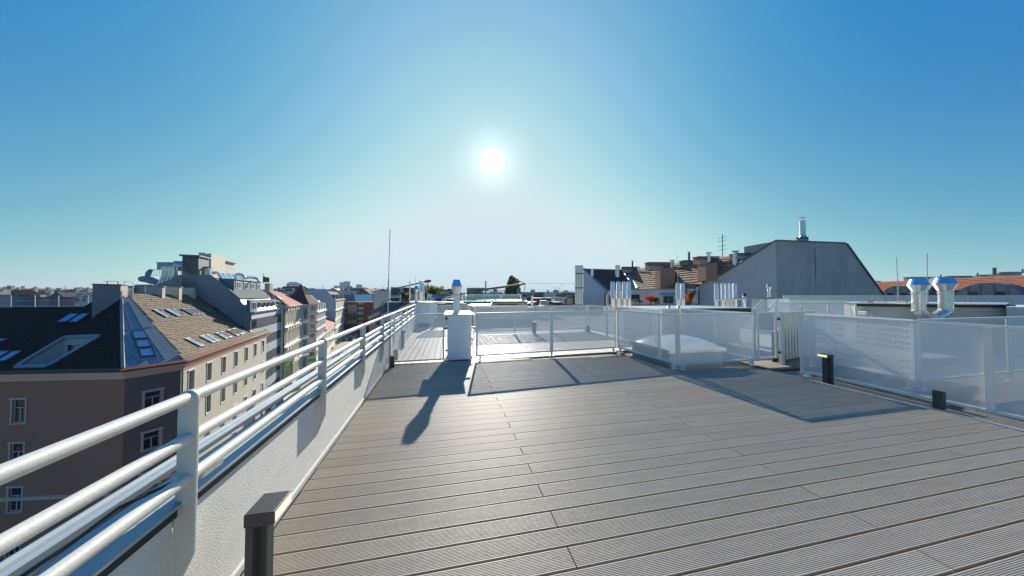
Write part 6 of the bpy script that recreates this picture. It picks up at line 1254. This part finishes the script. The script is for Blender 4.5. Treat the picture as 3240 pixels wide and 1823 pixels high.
# everything farther: one mass, by colour
mass = thing('distant_town', 'mass of distant town roofs along the horizon', 'town', (0, 0, GZ))
mb = [(B(), B()) for _ in range(12)]
for k in range(2600):
    px = tr_.choice((tr_.uniform(-500, 480), tr_.uniform(-500, 480), tr_.uniform(820, 1260), tr_.uniform(1240, 1860), tr_.uniform(2600, 3500))); d = 240*(3200/240)**tr_.random(); c = xy(px, d)
    zt = (0.0 if px > 1240 else 1.5)+d*(.0035 if px > 1240 else .0105 if px < 500 else .011)*tr_.uniform(.35, 1)-tr_.uniform(0, 4)
    wi, ri = tr_.randrange(5), tr_.choice((0, 0, 1, 1, 2, 3)); bw_, br_ = mb[(wi*4+ri) % 12]
    town_house(bw_, br_, c, tr_.choice((-.2, 1.37))+tr_.uniform(-.3, .3), tr_.uniform(14, 38), tr_.uniform(10, 15), zt, tr_.choice((0, 3, 4, 4)), 1)
for i, (bw_, br_) in enumerate(mb): obj('town_walls', bw_, wallc[i % 5], mass, kind='stuff'); obj('town_roofs', br_, roofc[(i*7) % 4 if i % 3 else 0], mass, kind='stuff')
mass['kind'] = 'stuff'
mp_ = B()
for k in range(420):
    px = tr_.choice((tr_.uniform(-300, 480), tr_.uniform(820, 1260), tr_.uniform(1240, 1860), tr_.uniform(2700, 3400))); d = tr_.uniform(120, 1100); c = xy(px, d); zt = -1+d*.006*tr_.random(); h_ = tr_.uniform(1.5, 4)*(1+d*.002)
    if k % 3: mp_.beam(c+V((0,0,zt)), c+V((0,0,zt+h_*1.4)), .12+d*.0004, .12+d*.0004)
    else: mp_.beam(c+V((0,0,zt-2)), c+V((0,0,zt+h_*.6)), 1.2+d*.002, .8)
obj('aerials_and_chimneys', mp_, chm, mass, kind='stuff')
tb_ = [crown('town_tree_crowns', leaf_d, mass, xy(px, d, -1.5+d*.008), 9, 6, 260, 1.5, i+70) for i, (px, d) in enumerate(((250, 300), (60, 420), (330, 380), (150, 520), (1120, 420), (1200, 330), (1680, 420), (1760, 360), (1400, 300)))]
# roof fittings just behind the dark shingle ridge at the far left
a0 = Zf(0, 880, 8.587)
lf = thing('ridge_handrail', 'thin grey handrail behind the ridge of the dark shingle roof', 'railing', at(*a0(800, 770), 40))
for v in (610, 752, 762): obj('rail', B().tube([at(*a0(-300, v), 38), at(*a0(2130, v+10), 42)], .03 if v != 762 else .02, 5), galv, lf)
for u in (300, 950, 1590, 2395): obj('upright', B().tube([at(*a0(u, 470), 39), at(*a0(u, 790), 39)], .05, 5), galv, lf)
for i, (u0, u1, v0, v1, m_, lab) in enumerate(((-300, 300, 465, 800, gryr, 'large grey chimney wall behind the dark ridge at the left edge'), (800, 1335, 530, 790, chm, 'pinkish broad chimney behind the dark ridge'), (2145, 2540, 490, 800, whitew, 'white roof housing with a slanting ladder left of the big chimney'), (430, 760, 550, 780, bluez, 'blue grey plant housing behind the dark ridge'), (1330, 1800, 650, 760, whitew, 'low white roof parapet beyond the dark ridge'))):
    t = thing('roof_block', lab, 'chimney' if i < 2 else 'roof housing', at(*a0((u0+u1)/2, v1), 42+i*2)); pbox('body', a0, u0, u1, v0, v1+60, 42+i*2, 2.5, m_, t); pbox('cap', a0, u0-12, u1+12, v0-14, v0-1, 41.9+i*2, 2.8, slatez, t)
ld = thing('roof_ladder', 'dark slanting ladder on the white roof housing', 'ladder', at(*a0(2300, 700), 45)); 
for (u0, u1) in ((2235, 2310), (2300, 2385)): obj('stringer', B().tube([at(*a0(u0, 650), 44.5), at(*a0(u1, 480), 44.5)], .04, 5), anth, ld)
for k in range(5): obj('rung', B().tube([at(*a0(2245+k*15, 625-k*32), 44.5), at(*a0(2312+k*15, 625-k*32), 44.5)], .025, 5), anth, ld)

# ------------------------------------------------------------ haze
hz_ = bpy.data.materials.new('air_haze'); hz_.use_nodes = True; t = hz_.node_tree; t.nodes.clear(); o_ = nn(t, 'ShaderNodeOutputMaterial'); pv_ = nn(t, 'ShaderNodeVolumePrincipled')
pv_.inputs['Color'].default_value = (.72, .88, 1.0, 1); pv_.inputs['Density'].default_value = HAZE; pv_.inputs['Anisotropy'].default_value = 0; t.links.new(pv_.outputs[0], o_.inputs['Volume'])
if HAZE > 0:
    hb_ = obj('haze', B().box(-31000, -31000, GZ-1.5, 31000, 31000, 135), hz_, kind='stuff')
